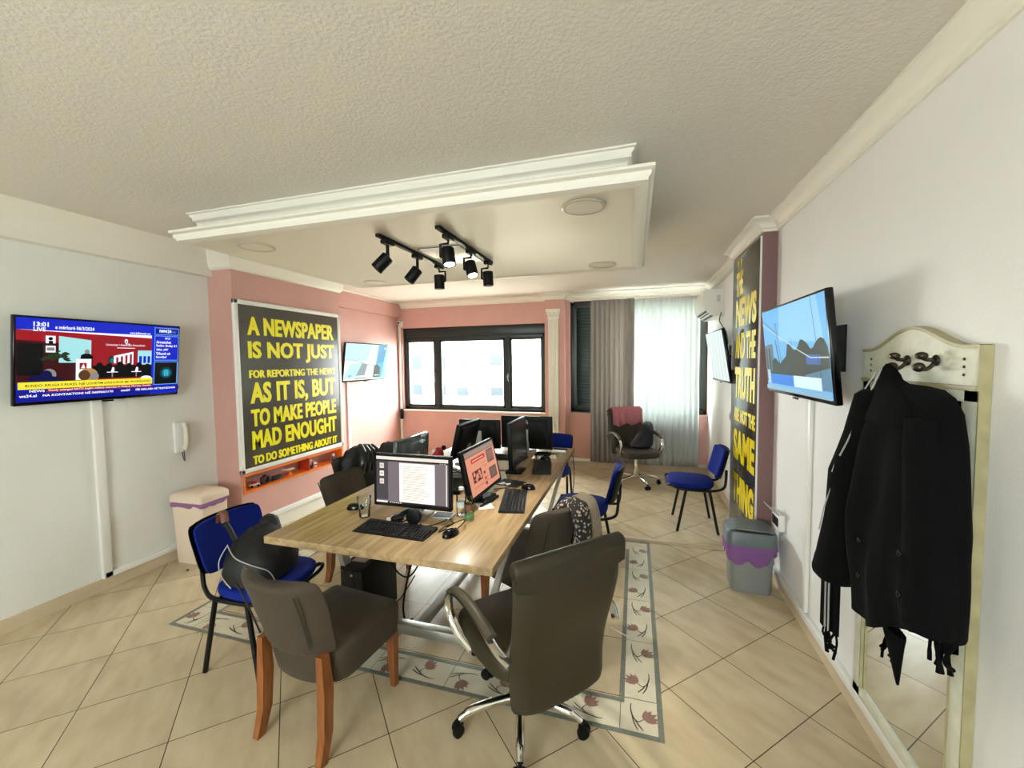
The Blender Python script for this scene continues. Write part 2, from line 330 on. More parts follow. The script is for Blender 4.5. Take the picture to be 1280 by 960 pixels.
def duct(name, x0, x1, y0, y1, z0, z1, label):
    mb = MB(); mb.box(x0, x1, y0, y1, z0, z1, bev=.003); tag(mb.build(name, M_whitep), label, 'cable duct', 'white cable ducts on the walls')
duct('cable_duct', XL, XL+.03, 2.01, PY0-.001, .09, .135, 'white cable duct on top of the skirting beside the cream bin')
duct('cable_duct', XL, XL+.03, 2.0, 2.06, .092, 1.46, 'upright white cable duct under the news television')
duct('cable_duct', PXW, PXW+.03, PY0+.02, PY1, .13, .185, 'white cable duct under the orange wall niche')
duct('cable_duct', XN, XN+.025, 5.12, 5.17, .1, 1.42, 'upright duct under the turquoise television')
duct('cable_duct', -1.04, XR-.001, YB-.035, YB, .09, .135, 'white cable duct low on the wall behind the curtains')
duct('cable_duct', XR-.028, XR, -1.0, RY0-.013, .085, .128, 'long white cable duct on top of the right skirting')
duct('cable_duct', XR-.022, XR, 2.86, 2.905, .129, 1.49, 'upright white duct under the right television')
duct('cable_duct', XN+.02, XN+.055, YB-.03, YB-.002, .1, 2.33, 'slim upright duct in the corner beside the wide window')
# ------------------------------------------------------------------ windows
M_pane = glassmat('window_glass', (.97, 1, .98, 1), .04); M_dkpane = mat('dark_panel_behind_glass', '#12241e', .35)
def window(name, x0, x1, z0, z1, y, mull, box, handles=()):
    r = bpy.data.objects.new(name, None); COL.objects.link(r); r.location = (0, y, 0); r['kind'] = 'structure'
    f = MB(); w = .055; d = .07; zt = z1-box
    f.box(x0, x1, 0, d, z0, z0+w, bev=.004); f.box(x0, x1, 0, d, zt-w, zt, bev=.004); f.box(x0, x0+w, 0, d, z0, z1, bev=.004); f.box(x1-w, x1, 0, d, z0, z1, bev=.004)
    if box: f.box(x0, x1, -.015, d+.1, zt, z1, bev=.004)
    for m in mull: f.box(m-w*.75, m+w*.75, -.004, d, z0, zt, bev=.004)
    f.build('frame', M_frame, r)
    edges = [x0+w]+[q for m in mull for q in (m-w*.75, m+w*.75)]+[x1-w]
    for i in range(0, len(edges), 2):
        s_ = MB(); a, b = edges[i], edges[i+1]; t = .038
        s_.box(a, b, .006, .05, z0+w, z0+w+t); s_.box(a, b, .006, .05, zt-w-t, zt-w); s_.box(a, a+t, .006, .05, z0+w, zt-w); s_.box(b-t, b, .006, .05, z0+w, zt-w)
        so = s_.build('sash', M_frame, r)
        MB().box(a+t, b-t, .026, .032, z0+w+t, zt-w-t).build('pane', M_pane, so)
    for hxx in handles:
        h = MB(); h.box(hxx-.012, hxx+.012, -.02, 0, 1.42, 1.50, bev=.004); h.tube([(hxx, -.02, 1.46), (hxx, -.05, 1.46), (hxx+.004, -.055, 1.44), (hxx+.02, -.055, 1.36)], .008)
        h.build('handle', mat('window_handle', '#6d6a60', .35, .5), r)
    return r
window('window_1', WB['x0'], WB['x1'], WB['z0'], WB['z1'], YB+.06, (-3.36, -2.06), .16, (-3.41, -2.05))
window('window_2', WD['x0'], WD['x1'], WD['z0'], WD['z1'], YB+.10, (-.44, .30), 0)
window('window_added_fill', -2.1, -.3, 1.15, 2.25, YF-.1, (-1.2,), 0)  # unseen rear window, added to brighten the near part of the room
MB().box(WB['x0']-.03, WB['x1']+.03, YB-.03, YB+.06, .825, .85, bev=.006).box(WB['x1'], WB['x1']+.018, YB-.008, YB+.02, .85, 2.3).build('trim_7', M_trim, kind='structure')
MB().box(WD['x0'], WD['x1'], YB-.02, YB+.1, .845, .87, bev=.006).build('trim_8', mat('stone_sill', '#b39a86', .4), kind='structure')
# dark slatted panels, added behind the glass to darken the ends of the curtained window
for x0, x1, lb in ((WD['x0']+.02, -.42, 'dark green slatted panel added outside to darken the glass, left of the taupe curtain'), (.82, WD['x1']-.01, 'narrow dark green panel added outside to darken the glass, right of the sheer curtain')):
    sh = MB(); z = WD['z0']+.02; sh.box(x0, x1, YB+.252, YB+.256, z, WD['z1']-.03)
    while z < WD['z1']-.05: sh.box(x0, x1, YB+.24, YB+.253, z, z+.048, bev=.004); z += .05
    tag(sh.build('added_dark_panel', M_dkpane), lb, 'dark panel')
# pilaster on the column between the windows
pl = MB(); y = 6.42; xa, xb = -1.315, -1.155
y -= .0015; pl.box(xa, xb, y-.02, y, .1, 2.36)
for k in range(5): x = xa+.02+k*.03; pl.tube([(x, y-.02, .16), (x, y-.02, 2.33)], .0095, n=8)
pl.box(xa-.015, xb+.015, y-.03, y, .09, .15, bev=.006)
pl.rings([[(xa-e, y-.02-e*.6, z), (xb+e, y-.02-e*.6, z), (xb+e, y, z), (xa-e, y, z)] for e, z in ((0, 2.35), (.012, 2.37), (.008, 2.39), (.02, 2.43), (.036, 2.47), (.036, 2.50), (.03, 2.505))], 0, False)
for k in range(3):
    for z_, r_ in ((2.40, .02), (2.44, .024)): pl.sphere((xa+.02+k*.06, y-.035, z_), r_, .014, .022)
for sx in (xa-.012, xb+.012): pl.tube(smooth_pts([(sx, y-.045, 2.44), (sx+.014, y-.05, 2.465), (sx, y-.05, 2.485), (sx-.014, y-.045, 2.465), (sx, y-.045, 2.452)], 4), .008)
tag(pl.build('pilaster', M_trim), 'white fluted pilaster with leafy capital between the windows', 'pilaster')
# ------------------------------------------------------------------ the street outside
M_bld = [mat('pale_facade_a', '#d8d2c6', .9), mat('pale_facade_b', '#cfd6d8', .9), mat('pale_facade_c', '#dccdb4', .9)]
M_bwin = mat('far_window_glass', '#34393c', .9, spec=0); M_brail = mat('balcony_front', '#a9a6a0', .8)
def building(x, y, w, d, h, m, label, base=-9, zlo=-99):
    t = thing('apartment_building', label, 'building', (x, y, base)); b = MB(); b.box(-w/2, w/2, 0, d, 0, h-base); b.box(-w/2-.2, w/2+.2, -.2, d+.2, h-base, h-base+.4); b.build('walls', m, t)
    nx = int(w/2.4); z = 1.2; wm = bm_ = None
    while z < h-base-1.8:
        for i in range(nx):
            if z+base < zlo: continue
            cx = -w/2+w*(i+.5)/nx
            if wm is None: wm = MB().box(-.55, .55, -.05, .02, 0, 1.4).build('window', M_bwin, t); o = wm
            else: o = wm.copy(); COL.objects.link(o); o.parent = t
            o.location = (cx, 0, z)
            if i % 3 == 1:
                if bm_ is None: bm_ = MB().box(-1.1, 1.1, -1.0, 0, -.5, -.35).box(-1.1, 1.1, -1.0, -.94, -.36, .45).build('balcony', M_brail, t); o = bm_
                else: o = bm_.copy(); COL.objects.link(o); o.parent = t
                o.location = (cx, 0, z)
        z += 2.9
building(-23, 38, 11, 9, 7, M_bld[0], 'pale apartment block seen through the left pane of the wide window')
building(-13.2, 34, 6.5, 8, 16, M_bld[1], 'tall bluish apartment block behind the wide window')
building(-4.5, 40, 7, 8, 13, M_bld[2], 'cream apartment block seen through the right pane of the wide window')
building(-15, 27, 16, 5, -1.6, M_bld[2], 'low flat roofed building across the street', -9)
building(6.5, 36, 9, 8, 12, M_bld[0], 'pale apartment block behind the sheer curtain')
MB().box(-70, 60, 7.5, 120, -9.2, -9).build('ground_street', mat('street_ground', '#8f8d88', .9), kind='structure')
# ------------------------------------------------------------------ curtains
def curtain(name, x0, x1, y, z0, z1, folds, amp, m, label, seed=0, wide=0.0):
    rnd = random.Random(seed); nx = folds*10; nzz = 26; vs = []; ph = [rnd.uniform(.75, 1.25) for _ in range(folds+1)]
    for j in range(nzz+1):
        t = j/nzz; z = z1+(z0-z1)*t
        for i in range(nx+1):
            u = i/nx; k = min(int(u*folds), folds-1)
            a = amp*ph[k]*(.55+.45*t)
            x = x0+(x1-x0)*u+wide*t*(u-.5)+nz((u*7, t*2, seed), 1, .012)
            vs.append((x, y+a*math.sin(u*folds*2*PI)+nz((u*9, t*3, seed+4), 1, .012), z+(nz((u*6, 0, seed), 1, .012) if j == nzz else 0)))
    mb = MB(); mb.add(vs, [(j*(nx+1)+i, j*(nx+1)+i+1, (j+1)*(nx+1)+i+1, (j+1)*(nx+1)+i) for j in range(nzz) for i in range(nx)], 0, True)
    o = mb.build(name, m); md = o.modifiers.new('thickness', 'SOLIDIFY'); md.thickness = .002
    return tag(o, label, 'curtain')
curtain('curtain', -.66, -.02, 6.37, .13, 2.60, 9, .032, clothmat('taupe_curtain_cloth', '#b0aaa3', .3), 'opaque taupe curtain drawn to the left of the sheer curtain', 3)
curtain('sheer_curtain', -.10, .88, 6.44, .12, 2.60, 13, .024, clothmat('sheer_curtain_cloth', '#d5dad8', .4, .015), 'white sheer curtain hanging in front of the bright window', 8)
rod = MB(); rod.tube([(-.98, 6.40, 2.615), (XR-.01, 6.40, 2.615)], .012); 
for x in (-.95, .0, .95): rod.box(x-.012, x+.012, 6.39, YB, 2.605, 2.635)
tag(rod.build('curtain_rod', M_trim), 'white curtain rod under the cornice of the curtained window', 'curtain rod')
# ------------------------------------------------------------------ the big table
TX0, TX1, TY0, TY1, TZ = -1.9065, -.6063, 1.683, 4.278, .777
def wood(name, c0, c1, scale, stretch, rough):
    m = bpy.data.materials.new(name); m.use_nodes = True; nt = m.node_tree; L = nt.links; b = nt.nodes['Principled BSDF']
    tc = nt.nodes.new('ShaderNodeTexCoord'); mp = nt.nodes.new('ShaderNodeMapping'); mp.inputs['Scale'].default_value = stretch; L.new(tc.outputs['Object'], mp.inputs[0])
    n = nt.nodes.new('ShaderNodeTexNoise'); n.inputs['Scale'].default_value = scale; n.inputs['Detail'].default_value = 7; n.inputs['Distortion'].default_value = .8; L.new(mp.outputs[0], n.inputs['Vector'])
    r = nt.nodes.new('ShaderNodeValToRGB'); r.color_ramp.elements[0].position = .32; r.color_ramp.elements[1].position = .68
    r.color_ramp.elements[0].color = hx(c0); r.color_ramp.elements[1].color = hx(c1); L.new(n.outputs[0], r.inputs[0]); L.new(r.outputs[0], b.inputs['Base Color'])
    b.inputs['Roughness'].default_value = rough; MATS[name] = m; return m
M_oak = wood('oak_laminate', '#957b57', '#b89d75', 4, (6, .5, 6), .22)
M_cherry = wood('cherry_wood', '#74401c', '#965a2c', 9, (5, 5, .7), .4)
M_orange = mat('orange_lacquer', '#e87a2a', .35, var=.05, vscale=12)
tb = thing('table', 'long oak-topped meeting table carrying all the monitors', 'table', ((TX0+TX1)/2, (TY0+TY1)/2, 0))
hx_, hy_ = (TX1-TX0)/2, (TY1-TY0)/2
MB().box(-hx_, hx_, -hy_, hy_, TZ-.04, TZ, bev=.003).build('table_top', M_oak, tb)
def leg_pair(yy, name):
    for sx in (-1, 1):
        m = MB(); T0 = Vector((sx*(hx_-.05), yy, TZ-.041)); T1 = Vector((sx*(hx_-.24), yy, .09)); u = (T1-T0).normalized(); w = Vector((0, 1, 0)); q = u.cross(w)
        m.rings([[P+q*a*.016+w*b*.03 for a, b in ((-1, -1), (1, -1), (1, 1), (-1, 1))] for P in (T0, T1)], 0, False); m.build('leg', M_steel, tb)
    MB().box(-hx_+.2, hx_-.2, yy-.03, yy+.03, .05, .11, bev=.004).build('foot_bar', M_steel, tb)
    MB().box(-hx_+.05, hx_-.05, yy-.03, yy+.03, TZ-.075, TZ-.041, bev=.003).build('cross_rail', M_steel, tb)
    for sx in (-1, 1): MB().lathe([(.022, 0), (.022, .02), (.01, .025), (.01, .05)], 0, 12, cx=sx*(hx_-.28), cy=yy).build('foot', M_black, tb)
leg_pair(-hy_+.46, 'a'); leg_pair(hy_-.30, 'b')
MB().box(-.03, .03, -hy_+.49, hy_-.33, .06, .10, bev=.004).build('stretcher', M_steel, tb)
# ------------------------------------------------------------------ chairs
M_blue = mat('blue_fabric', '#08207a', .9, var=.1, vscale=120, bump=.25, bscale=300, spec=.2)
M_blk_tube = mat('black_tube_metal', '#070708', .4, spec=.3)
M_taupe = mat('taupe_upholstery', '#3c3122', .8, var=.06, vscale=20, bump=.12, bscale=240, sheen=.05)
M_leather = mat('olive_brown_leather', '#2c2515', .5, var=.07, vscale=6, bump=.12, bscale=160)
def superpad(w0, w1, y0, y1, z0, z1, n=9, ex=3.2):
    """a rounded pad, w0 wide at y0 and w1 wide at y1"""
    rings = []
    for i in range(n+1):
        t = i/n; a = -1+2*t; s_ = (1-abs(a)**5)**.5 if abs(a) < 1 else .0; s_ = max(s_, .55) if 0 < i < n else .72
        z = (z0+z1)/2; hz = (z1-z0)/2; ring = []
        inset = 0 if 0 < i < n else .012
        for k in range(28):
            th = 2*PI*k/28; c, sn = math.cos(th), math.sin(th); q = lambda v, e: math.copysign(abs(v)**(2/e), v)
            yy = (y0+y1)/2+(y1-y0)/2*q(sn, ex); wd = w0+(w1-w0)*((yy-y0)/(y1-y0)); prof = 1-abs(a)**4*.06
            ring.append((q(c, ex)*wd/2*prof, (y0+y1)/2+(yy-(y0+y1)/2)*prof, z+a*hz))
        rings.append(ring)
    return rings
def make_blue(label):
    t = thing('stacking_chair', label, 'chair', group='blue stacking chairs')
    MB().rings(superpad(.42, .47, -.17, .26, .432, .485)).build('seat', M_blue, t)
    MB().rings(superpad(.40, .45, -.15, .24, .412, .436)).build('seat_pan', M_black, t)
    def back(y0, th, grow, mi):
        rings = []
        for i in range(11):
            u = i/10; z = .53-grow+(.285+2*grow)*u; edge = 1-abs(2*u-1)**6*.10; w = (.205+.018*u+grow)*edge; y = -.20-.075*u-y0
            n = 14; F = [(w*(2*k/n-1), y+.035*abs(2*k/n-1)**2.2+th/2) for k in range(n+1)]; B = [(w*(2*k/n-1), y+.035*abs(2*k/n-1)**2.2-th/2*(1-abs(2*k/n-1)**6)) for k in range(n, -1, -1)]
            rings.append([(x, yy, z) for x, yy in F+B])
        return MB().rings(rings)
    back(0, .038, 0, 0).build('backrest', M_blue, t, sub=1); back(.028, .016, .006, 0).build('back_shell', M_black, t, sub=1)
    for sx in (-1, 1):
        MB().tube([(sx*.205, .105, .425), (sx*.222, .185, 0.004)], .0135, n=10).build('leg', M_blk_tube, t)
        MB().tube([(sx*.205, -.105, .425), (sx*.222, -.185, 0.004)], .0135, n=10).build('leg', M_blk_tube, t)
        MB().tube(smooth_pts([(sx*.205, .225, .452), (sx*.21, .15, .425), (sx*.21, 0, .418), (sx*.20, -.14, .42), (sx*.16, -.235, .44), (sx*.15, -.258, .50), (sx*.15, -.262, .62)], 5), .0125, n=8).build('side_rail', M_blk_tube, t)
    MB().tube(smooth_pts([(-.205, .225, .452), (-.19, .262, .458), (-.12, .27, .44), (.12, .27, .44), (.19, .262, .458), (.205, .225, .452)], 5), .011).build('front_rail', M_blk_tube, t)
    MB().tube([(-.205, -.09, .418), (.205, -.09, .418)], .011).tube([(-.205, .09, .418), (.205, .09, .418)], .011).build('cross_tube', M_blk_tube, t)
    return t
bl = make_blue('blue fabric chair nearest the camera, black bag slung over it'); bl.location = (-2.095, 1.83, 0); bl.rotation_euler.z = face(1, .04)
dup(bl, (-.385, 3.51, 0), face(-1, .02), 'blue chair pulled out at the right side of the table')
dup(bl, (.585, 4.50, 0), face(-1, -.02), 'blue fabric chair with its back against the right wall by the pillar')
dup(bl, (-.93, 4.62, 0), face(0, -1), 'blue chair at the far table end, mostly hidden by a monitor')
def make_wood(label):
    t = thing('dining_chair', label, 'chair', group='upholstered wooden-legged chairs')
    def outline(k, y0): return arc(.225*k-.03, .245*k-.03, .03, 0, PI/2, 4)+arc(-.225*k+.03, .245*k-.03, .03, PI/2, PI, 4)+[(-.225*k, y0+.13)]+[((-.225*k)*math.cos(a_), y0+.13-.13*math.sin(a_)**.8) for a_ in [PI*i/14 for i in range(1, 14)]]+[(.225*k, y0+.13)]
    MB().rings([[(x, y, z) for x, y in outline(k, y0)] for z, k, y0 in ((.285, .93, -.20), (.295, .965, -.215), (.36, .99, -.228), (.425, 1.0, -.232), (.445, .985, -.225), (.456, .94, -.20), (.459, .7, -.13))]).build('seat', M_taupe, t)
    rings = []
    for i in range(13):
        u = i/12; z = .432+.365*u; y = -.232-.115*u**1.25; w = (.205+.03*min(1, u*1.6))*(1-.09*max(0, u-.86)/.14)
        thk = (.062-.014*u)*(1 if .03 < u < .96 else .6); n = 16; zc = lambda s_: z+(.026*abs(s_)**2 if u > .5 else 0)
        F = []; B = []
        for k in range(n+1):
            s_ = 2*k/n-1; e = 1-abs(s_)**8; cy = y+.065*abs(s_)**2.4
            F.append((w*s_, cy+thk/2*e, zc(s_))); B.append((w*s_, cy-thk/2*e, zc(s_)))
        rings.append(F+B[::-1])
    MB().rings(rings).build('backrest', M_taupe, t, sub=1)
    for sx in (-1, 1): MB().tube(smooth_pts([(sx*.17, -.345, .77), (sx*.162, -.308, .66), (sx*.15, -.262, .5)], 5), .004, n=6).build('seam', mat('dark_seam', '#2c2620', .8), t)
    for sx in (-1, 1):
        m = MB(); m.rings([[(sx*x+a*r, y+b*r, z) for a, b in ((-1, -1), (1, -1), (1, 1), (-1, 1))] for x, y, z, r in ((.192, .205, .302, .024), (.195, .212, .0, .014))], 0, False); m.build('leg', M_cherry, t)
        m = MB(); m.rings([[(sx*x+a*r, y+b*r*1.2, z) for a, b in ((-1, -1), (1, -1), (1, 1), (-1, 1))] for x, y, z, r in ((.180, -.226, .46, .017), (.184, -.222, .30, .022), (.186, -.232, .12, .02), (.19, -.262, 0, .016))], 0, False); m.build('leg', M_cherry, t)
    return t
wd = make_wood('taupe upholstered chair with wooden legs in the left foreground'); wd.location = (-1.425, 1.62, 0); wd.rotation_euler.z = face(.10, 1)
wd2 = dup(wd, (-2.01, 2.74, 0), face(1, -.06), 'upholstered chair tucked under the left side of the table')
wd3 = dup(wd, (-2.36, 3.27, 0), face(1, -.18), 'upholstered chair under the black padded coat')
wd4 = dup(wd, (-.69, 2.60, 0), face(-1, .55), 'upholstered chair at the right table edge with the knitted scarf')
def make_office(label, star):
    t = thing('office_chair', label, 'chair', group='leather office chairs on castors')
    MB().rings(superpad(.47, .51, -.27, .27, .40, .485, 9, 4)).build('seat', M_leather, t)
    rings = []
    for i in range(19):
        u = i/18; z = .345+.63*u; y = -.335-.055*u+.02*math.sin(u*PI*2); w = .228+.032*min(1, u*1.35)
        thk = .075-.03*u; 
        if u > .93: thk *= 1.15
        n = 14; F = []; B = []
        for k in range(n+1):
            s_ = 2*k/n-1; e = (1-abs(s_)**10); cy = y+.02*abs(s_)**2
            F.append((w*s_, cy+thk/2*e, z)); B.append((w*s_, cy-thk/2*e, z))
        rings.append(F+B[::-1])
    MB().rings(rings).build('backrest', M_leather, t, sub=1)
    rl = MB()
    rl.rings([[(x, -.388+r*math.cos(a)*.9, .955+r*math.sin(a)*1.0) for a in [2*PI*k/16 for k in range(16)]] for x, r in ((-.262, .026), (-.25, .036), (-.1, .037), (.1, .037), (.25, .036), (.262, .026))])
    rl.prism([(-.256, -.418, .955), (.256, -.418, .955), (.256, -.414, .885), (.19, -.4135, .868), (0, -.413, .862), (-.19, -.4135, .868), (-.256, -.414, .885)], (0, .03, 0)); rl.build('headrest', M_leather, t)
    for sx in (-1, 1):
        am = MB(); pts = smooth_pts([(sx*.262, -.36, .60), (sx*.285, -.30, .63), (sx*.292, -.12, .675), (sx*.292, .06, .665), (sx*.29, .15, .61), (sx*.285, .16, .53), (sx*.27, .10, .46), (sx*.24, .02, .415)], 6)
        am.tube(pts, .020, n=10, ry=.45); a = am.build('armrest', M_chrome, t)
        pd = MB(); pd.tube(smooth_pts([(sx*.287, -.27, .662), (sx*.293, -.12, .698), (sx*.293, .05, .690), (sx*.292, .13, .648)], 5), .022, n=10, ry=.6); pd.build('arm_pad', mat('arm_pad_leather', '#4b4334', .45), a)
    MB().lathe([(.03, .10), (.03, .25), (.024, .25), (.024, .40), (.09, .40), (.09, .415)], 0, 18).build('gas_column', M_chrome, t)
    MB().box(-.09, .09, -.12, .10, .385, .405, bev=.005).tube([(.08, 0, .39), (.24, .02, .385)], .006).build('tilt_mechanism', M_black, t)
    MB().lathe([(.045, .075), (.055, .09), (.05, .125), (.03, .13)], 0, 20).build('base_hub', M_chrome, t)
    for k in range(5):
        a = star+2*PI*k/5; c, s_ = math.cos(a), math.sin(a); P = lambda r, z: (c*r, s_*r, z)
        sp_ = MB(); sp_.tube(smooth_pts([P(.03, .115), P(.14, .112), P(.24, .098), P(.292, .072)], 5), [.021]*12+[.016]*4, n=10); so = sp_.build('base_spoke', M_chrome, t)
        cs = MB()
        for q in (-1, 1):
            Mx = Matrix.Translation((c*.30-s_*q*.014, s_*.30+c*q*.014, .028)) @ Matrix.Rotation(a+PI/2+.5, 4, 'Z') @ Matrix.Rotation(PI/2, 4, 'Y')
            cs.lathe([(.012, -.012), (.026, -.011), (.028, 0), (.026, .011), (.012, .012)], 0, 18, Mx)
        cs.tube([P(.30, .03), P(.297, .075)], .009); cs.build('castor', M_black, so)
    return t
oc = make_office('olive leather office chair with chrome armrests in the foreground', math.radians(-75)-face(-.73, .68))
oc.location = (-.515, 1.80, 0); oc.rotation_euler.z = face(-.73, .68)
dup(oc, (.02, 5.80, 0), face(.42, -.9), 'olive leather office chair in front of the curtains')
# ------------------------------------------------------------------ bins
def bin_body(wx, wy, z0, z1, tap, r): return [[(x, y, z) for x, y in rrect(-wx*k, wx*k, -wy*k, wy*k, r*k)] for z, k in ((z0, tap), (z0+.02, tap+.02), ((z0+z1)/2, (1+tap)/2), (z1, 1))]
def liner(wx, wy, z1, drop, r, seed, m, par):
    base = []; b0 = rrect(-wx, wx, -wy, wy, r, 6); rg = []
    for i in range(len(b0)):
        (xa, ya), (xb, yb) = b0[i], b0[(i+1) % len(b0)]; m_ = max(1, int(math.hypot(xb-xa, yb-ya)/.012)); base += [(xa+(xb-xa)*k/m_, ya+(yb-ya)*k/m_) for k in range(m_)]
    for j in range(7):
        u = j/6; rg.append([(x*(1.0+.035*math.sin(u*PI)+.03*u+nz((x*9, y*9, u*2+seed), 2, .045)), y*(1.0+.035*math.sin(u*PI)+.03*u+nz((x*9, y*9, u*2+seed+7), 2, .045)), z1-drop*u*(.85+nz((x*9, y*9, seed), 1.4, .75)+nz((x*30, y*30, seed), 1.4, .12))) for x, y in base])
    mb = MB(); mb.rings(rg, 0, True, False); o = mb.build('liner', m, par); md = o.modifiers.new('t', 'SOLIDIFY'); md.thickness = .001
M_gbin = mat('grey_bin_plastic', '#7d7f7c', .45); M_glid = mat('slate_lid_plastic', '#5a6466', .4); M_cbin = mat('cream_bin_plastic', '#e3cdb8', .45)
M_lilac = clothmat('purple_bag_film', '#a877b8', .35, .42)
gb = thing('waste_bin', 'grey swing-lid bin with purple liner by the right pillar', 'bin', (.815, 3.36, 0), -.06)
MB().rings(bin_body(.155, .125, 0, .44, .84, .05)).build('body', M_gbin, gb)
ld = MB(); ld.rings([[(x, y, z) for x, y in rrect(-.162*k, .162*k, -.132*k, .132*k, .05*k)] for z, k in ((.355, 1.03), (.44, 1.0), (.452, .95))])
ld.rings([[(x, y, z+.035*(1-(x/.15)**2)*(k*.9)) for x, y in rrect(-.148*k, .148*k, -.118*k, .118*k, .045*k)] for z, k in ((.448, 1), (.455, .97), (.46, .6), (.462, .2))]); ld.build('lid', M_glid, gb)
liner(.158, .128, .385, .13, .05, 2, M_lilac, gb)
cb = thing('waste_bin', 'tall cream bin with pink-purple liner in the left corner', 'bin', (-3.635, 2.60, 0), .05)
MB().rings(bin_body(.165, .125, 0, .53, .88, .02)).build('body', M_cbin, cb)
ld = MB(); ld.rings([[(x, y, z) for x, y in rrect(-.175*k, .175*k, -.135*k, .135*k, .02)] for z, k in ((.535, 1.0), (.575, 1.0), (.59, .97), (.612, .8), (.618, .5))]); ld.build('lid', M_cbin, cb)
liner(.167, .127, .537, .05, .02, 5, clothmat('pink_bag_film', '#b887b4', .35, .1), cb)
# ------------------------------------------------------------------ screens and televisions
def em(name, col, k=1.0): return mat('screen_'+name, col, .3, emit=k*.68, spec=.12)
class Panel:
    """flat picture made of coloured shapes on a screen: u to the right, v up, both 0..1"""
    def __init__(s, w, h, org, U, V, N): s.w, s.h = w, h; s.o = Vector(org); s.U = Vector(U); s.V = Vector(V); s.N = Vector(N); s.mb = MB(); s.ms = []; s.z = 0
    def idx(s, m):
        if m not in s.ms: s.ms.append(m)
        return s.ms.index(m)
    def P(s, u, v): return s.o+s.U*(u*s.w)+s.V*(v*s.h)+s.N*s.z
    def lift(s): s.z += .00025
    def rect(s, u0, u1, v0, v1, m): s.lift(); s.mb.poly([s.P(u0, v0), s.P(u1, v0), s.P(u1, v1), s.P(u0, v1)], s.idx(m))
    def poly(s, pts, m): s.lift(); s.mb.poly([s.P(*q) for q in pts], s.idx(m))
    def disc(s, u, v, r, m, k=1): s.poly([(u+r*math.cos(2*PI*i/14), v+r*k*s.w/s.h*math.sin(2*PI*i/14)) for i in range(14)], m)
    def text(s, t, u, v, h, m, w=None, bold=.0, align='l'): s.lift(); put_text(s.mb, t, s.idx(m), s.P(u, v), s.U, s.V, h*s.h, w*s.w if w else None, bold, align)
    def line(s, pts, wd, m):
        for (a, b), (c, d) in zip(pts, pts[1:]):
            A = Vector((a*s.w, b*s.h)); B = Vector((c*s.w, d*s.h)); q = (B-A).normalized(); n = Vector((-q.y, q.x))*wd/2
            s.poly([((A+n).x/s.w, (A+n).y/s.h), ((B+n).x/s.w, (B+n).y/s.h), ((B-n).x/s.w, (B-n).y/s.h), ((A-n).x/s.w, (A-n).y/s.h)], m)
    def build(s, name, par): return s.mb.build(name, s.ms, par)
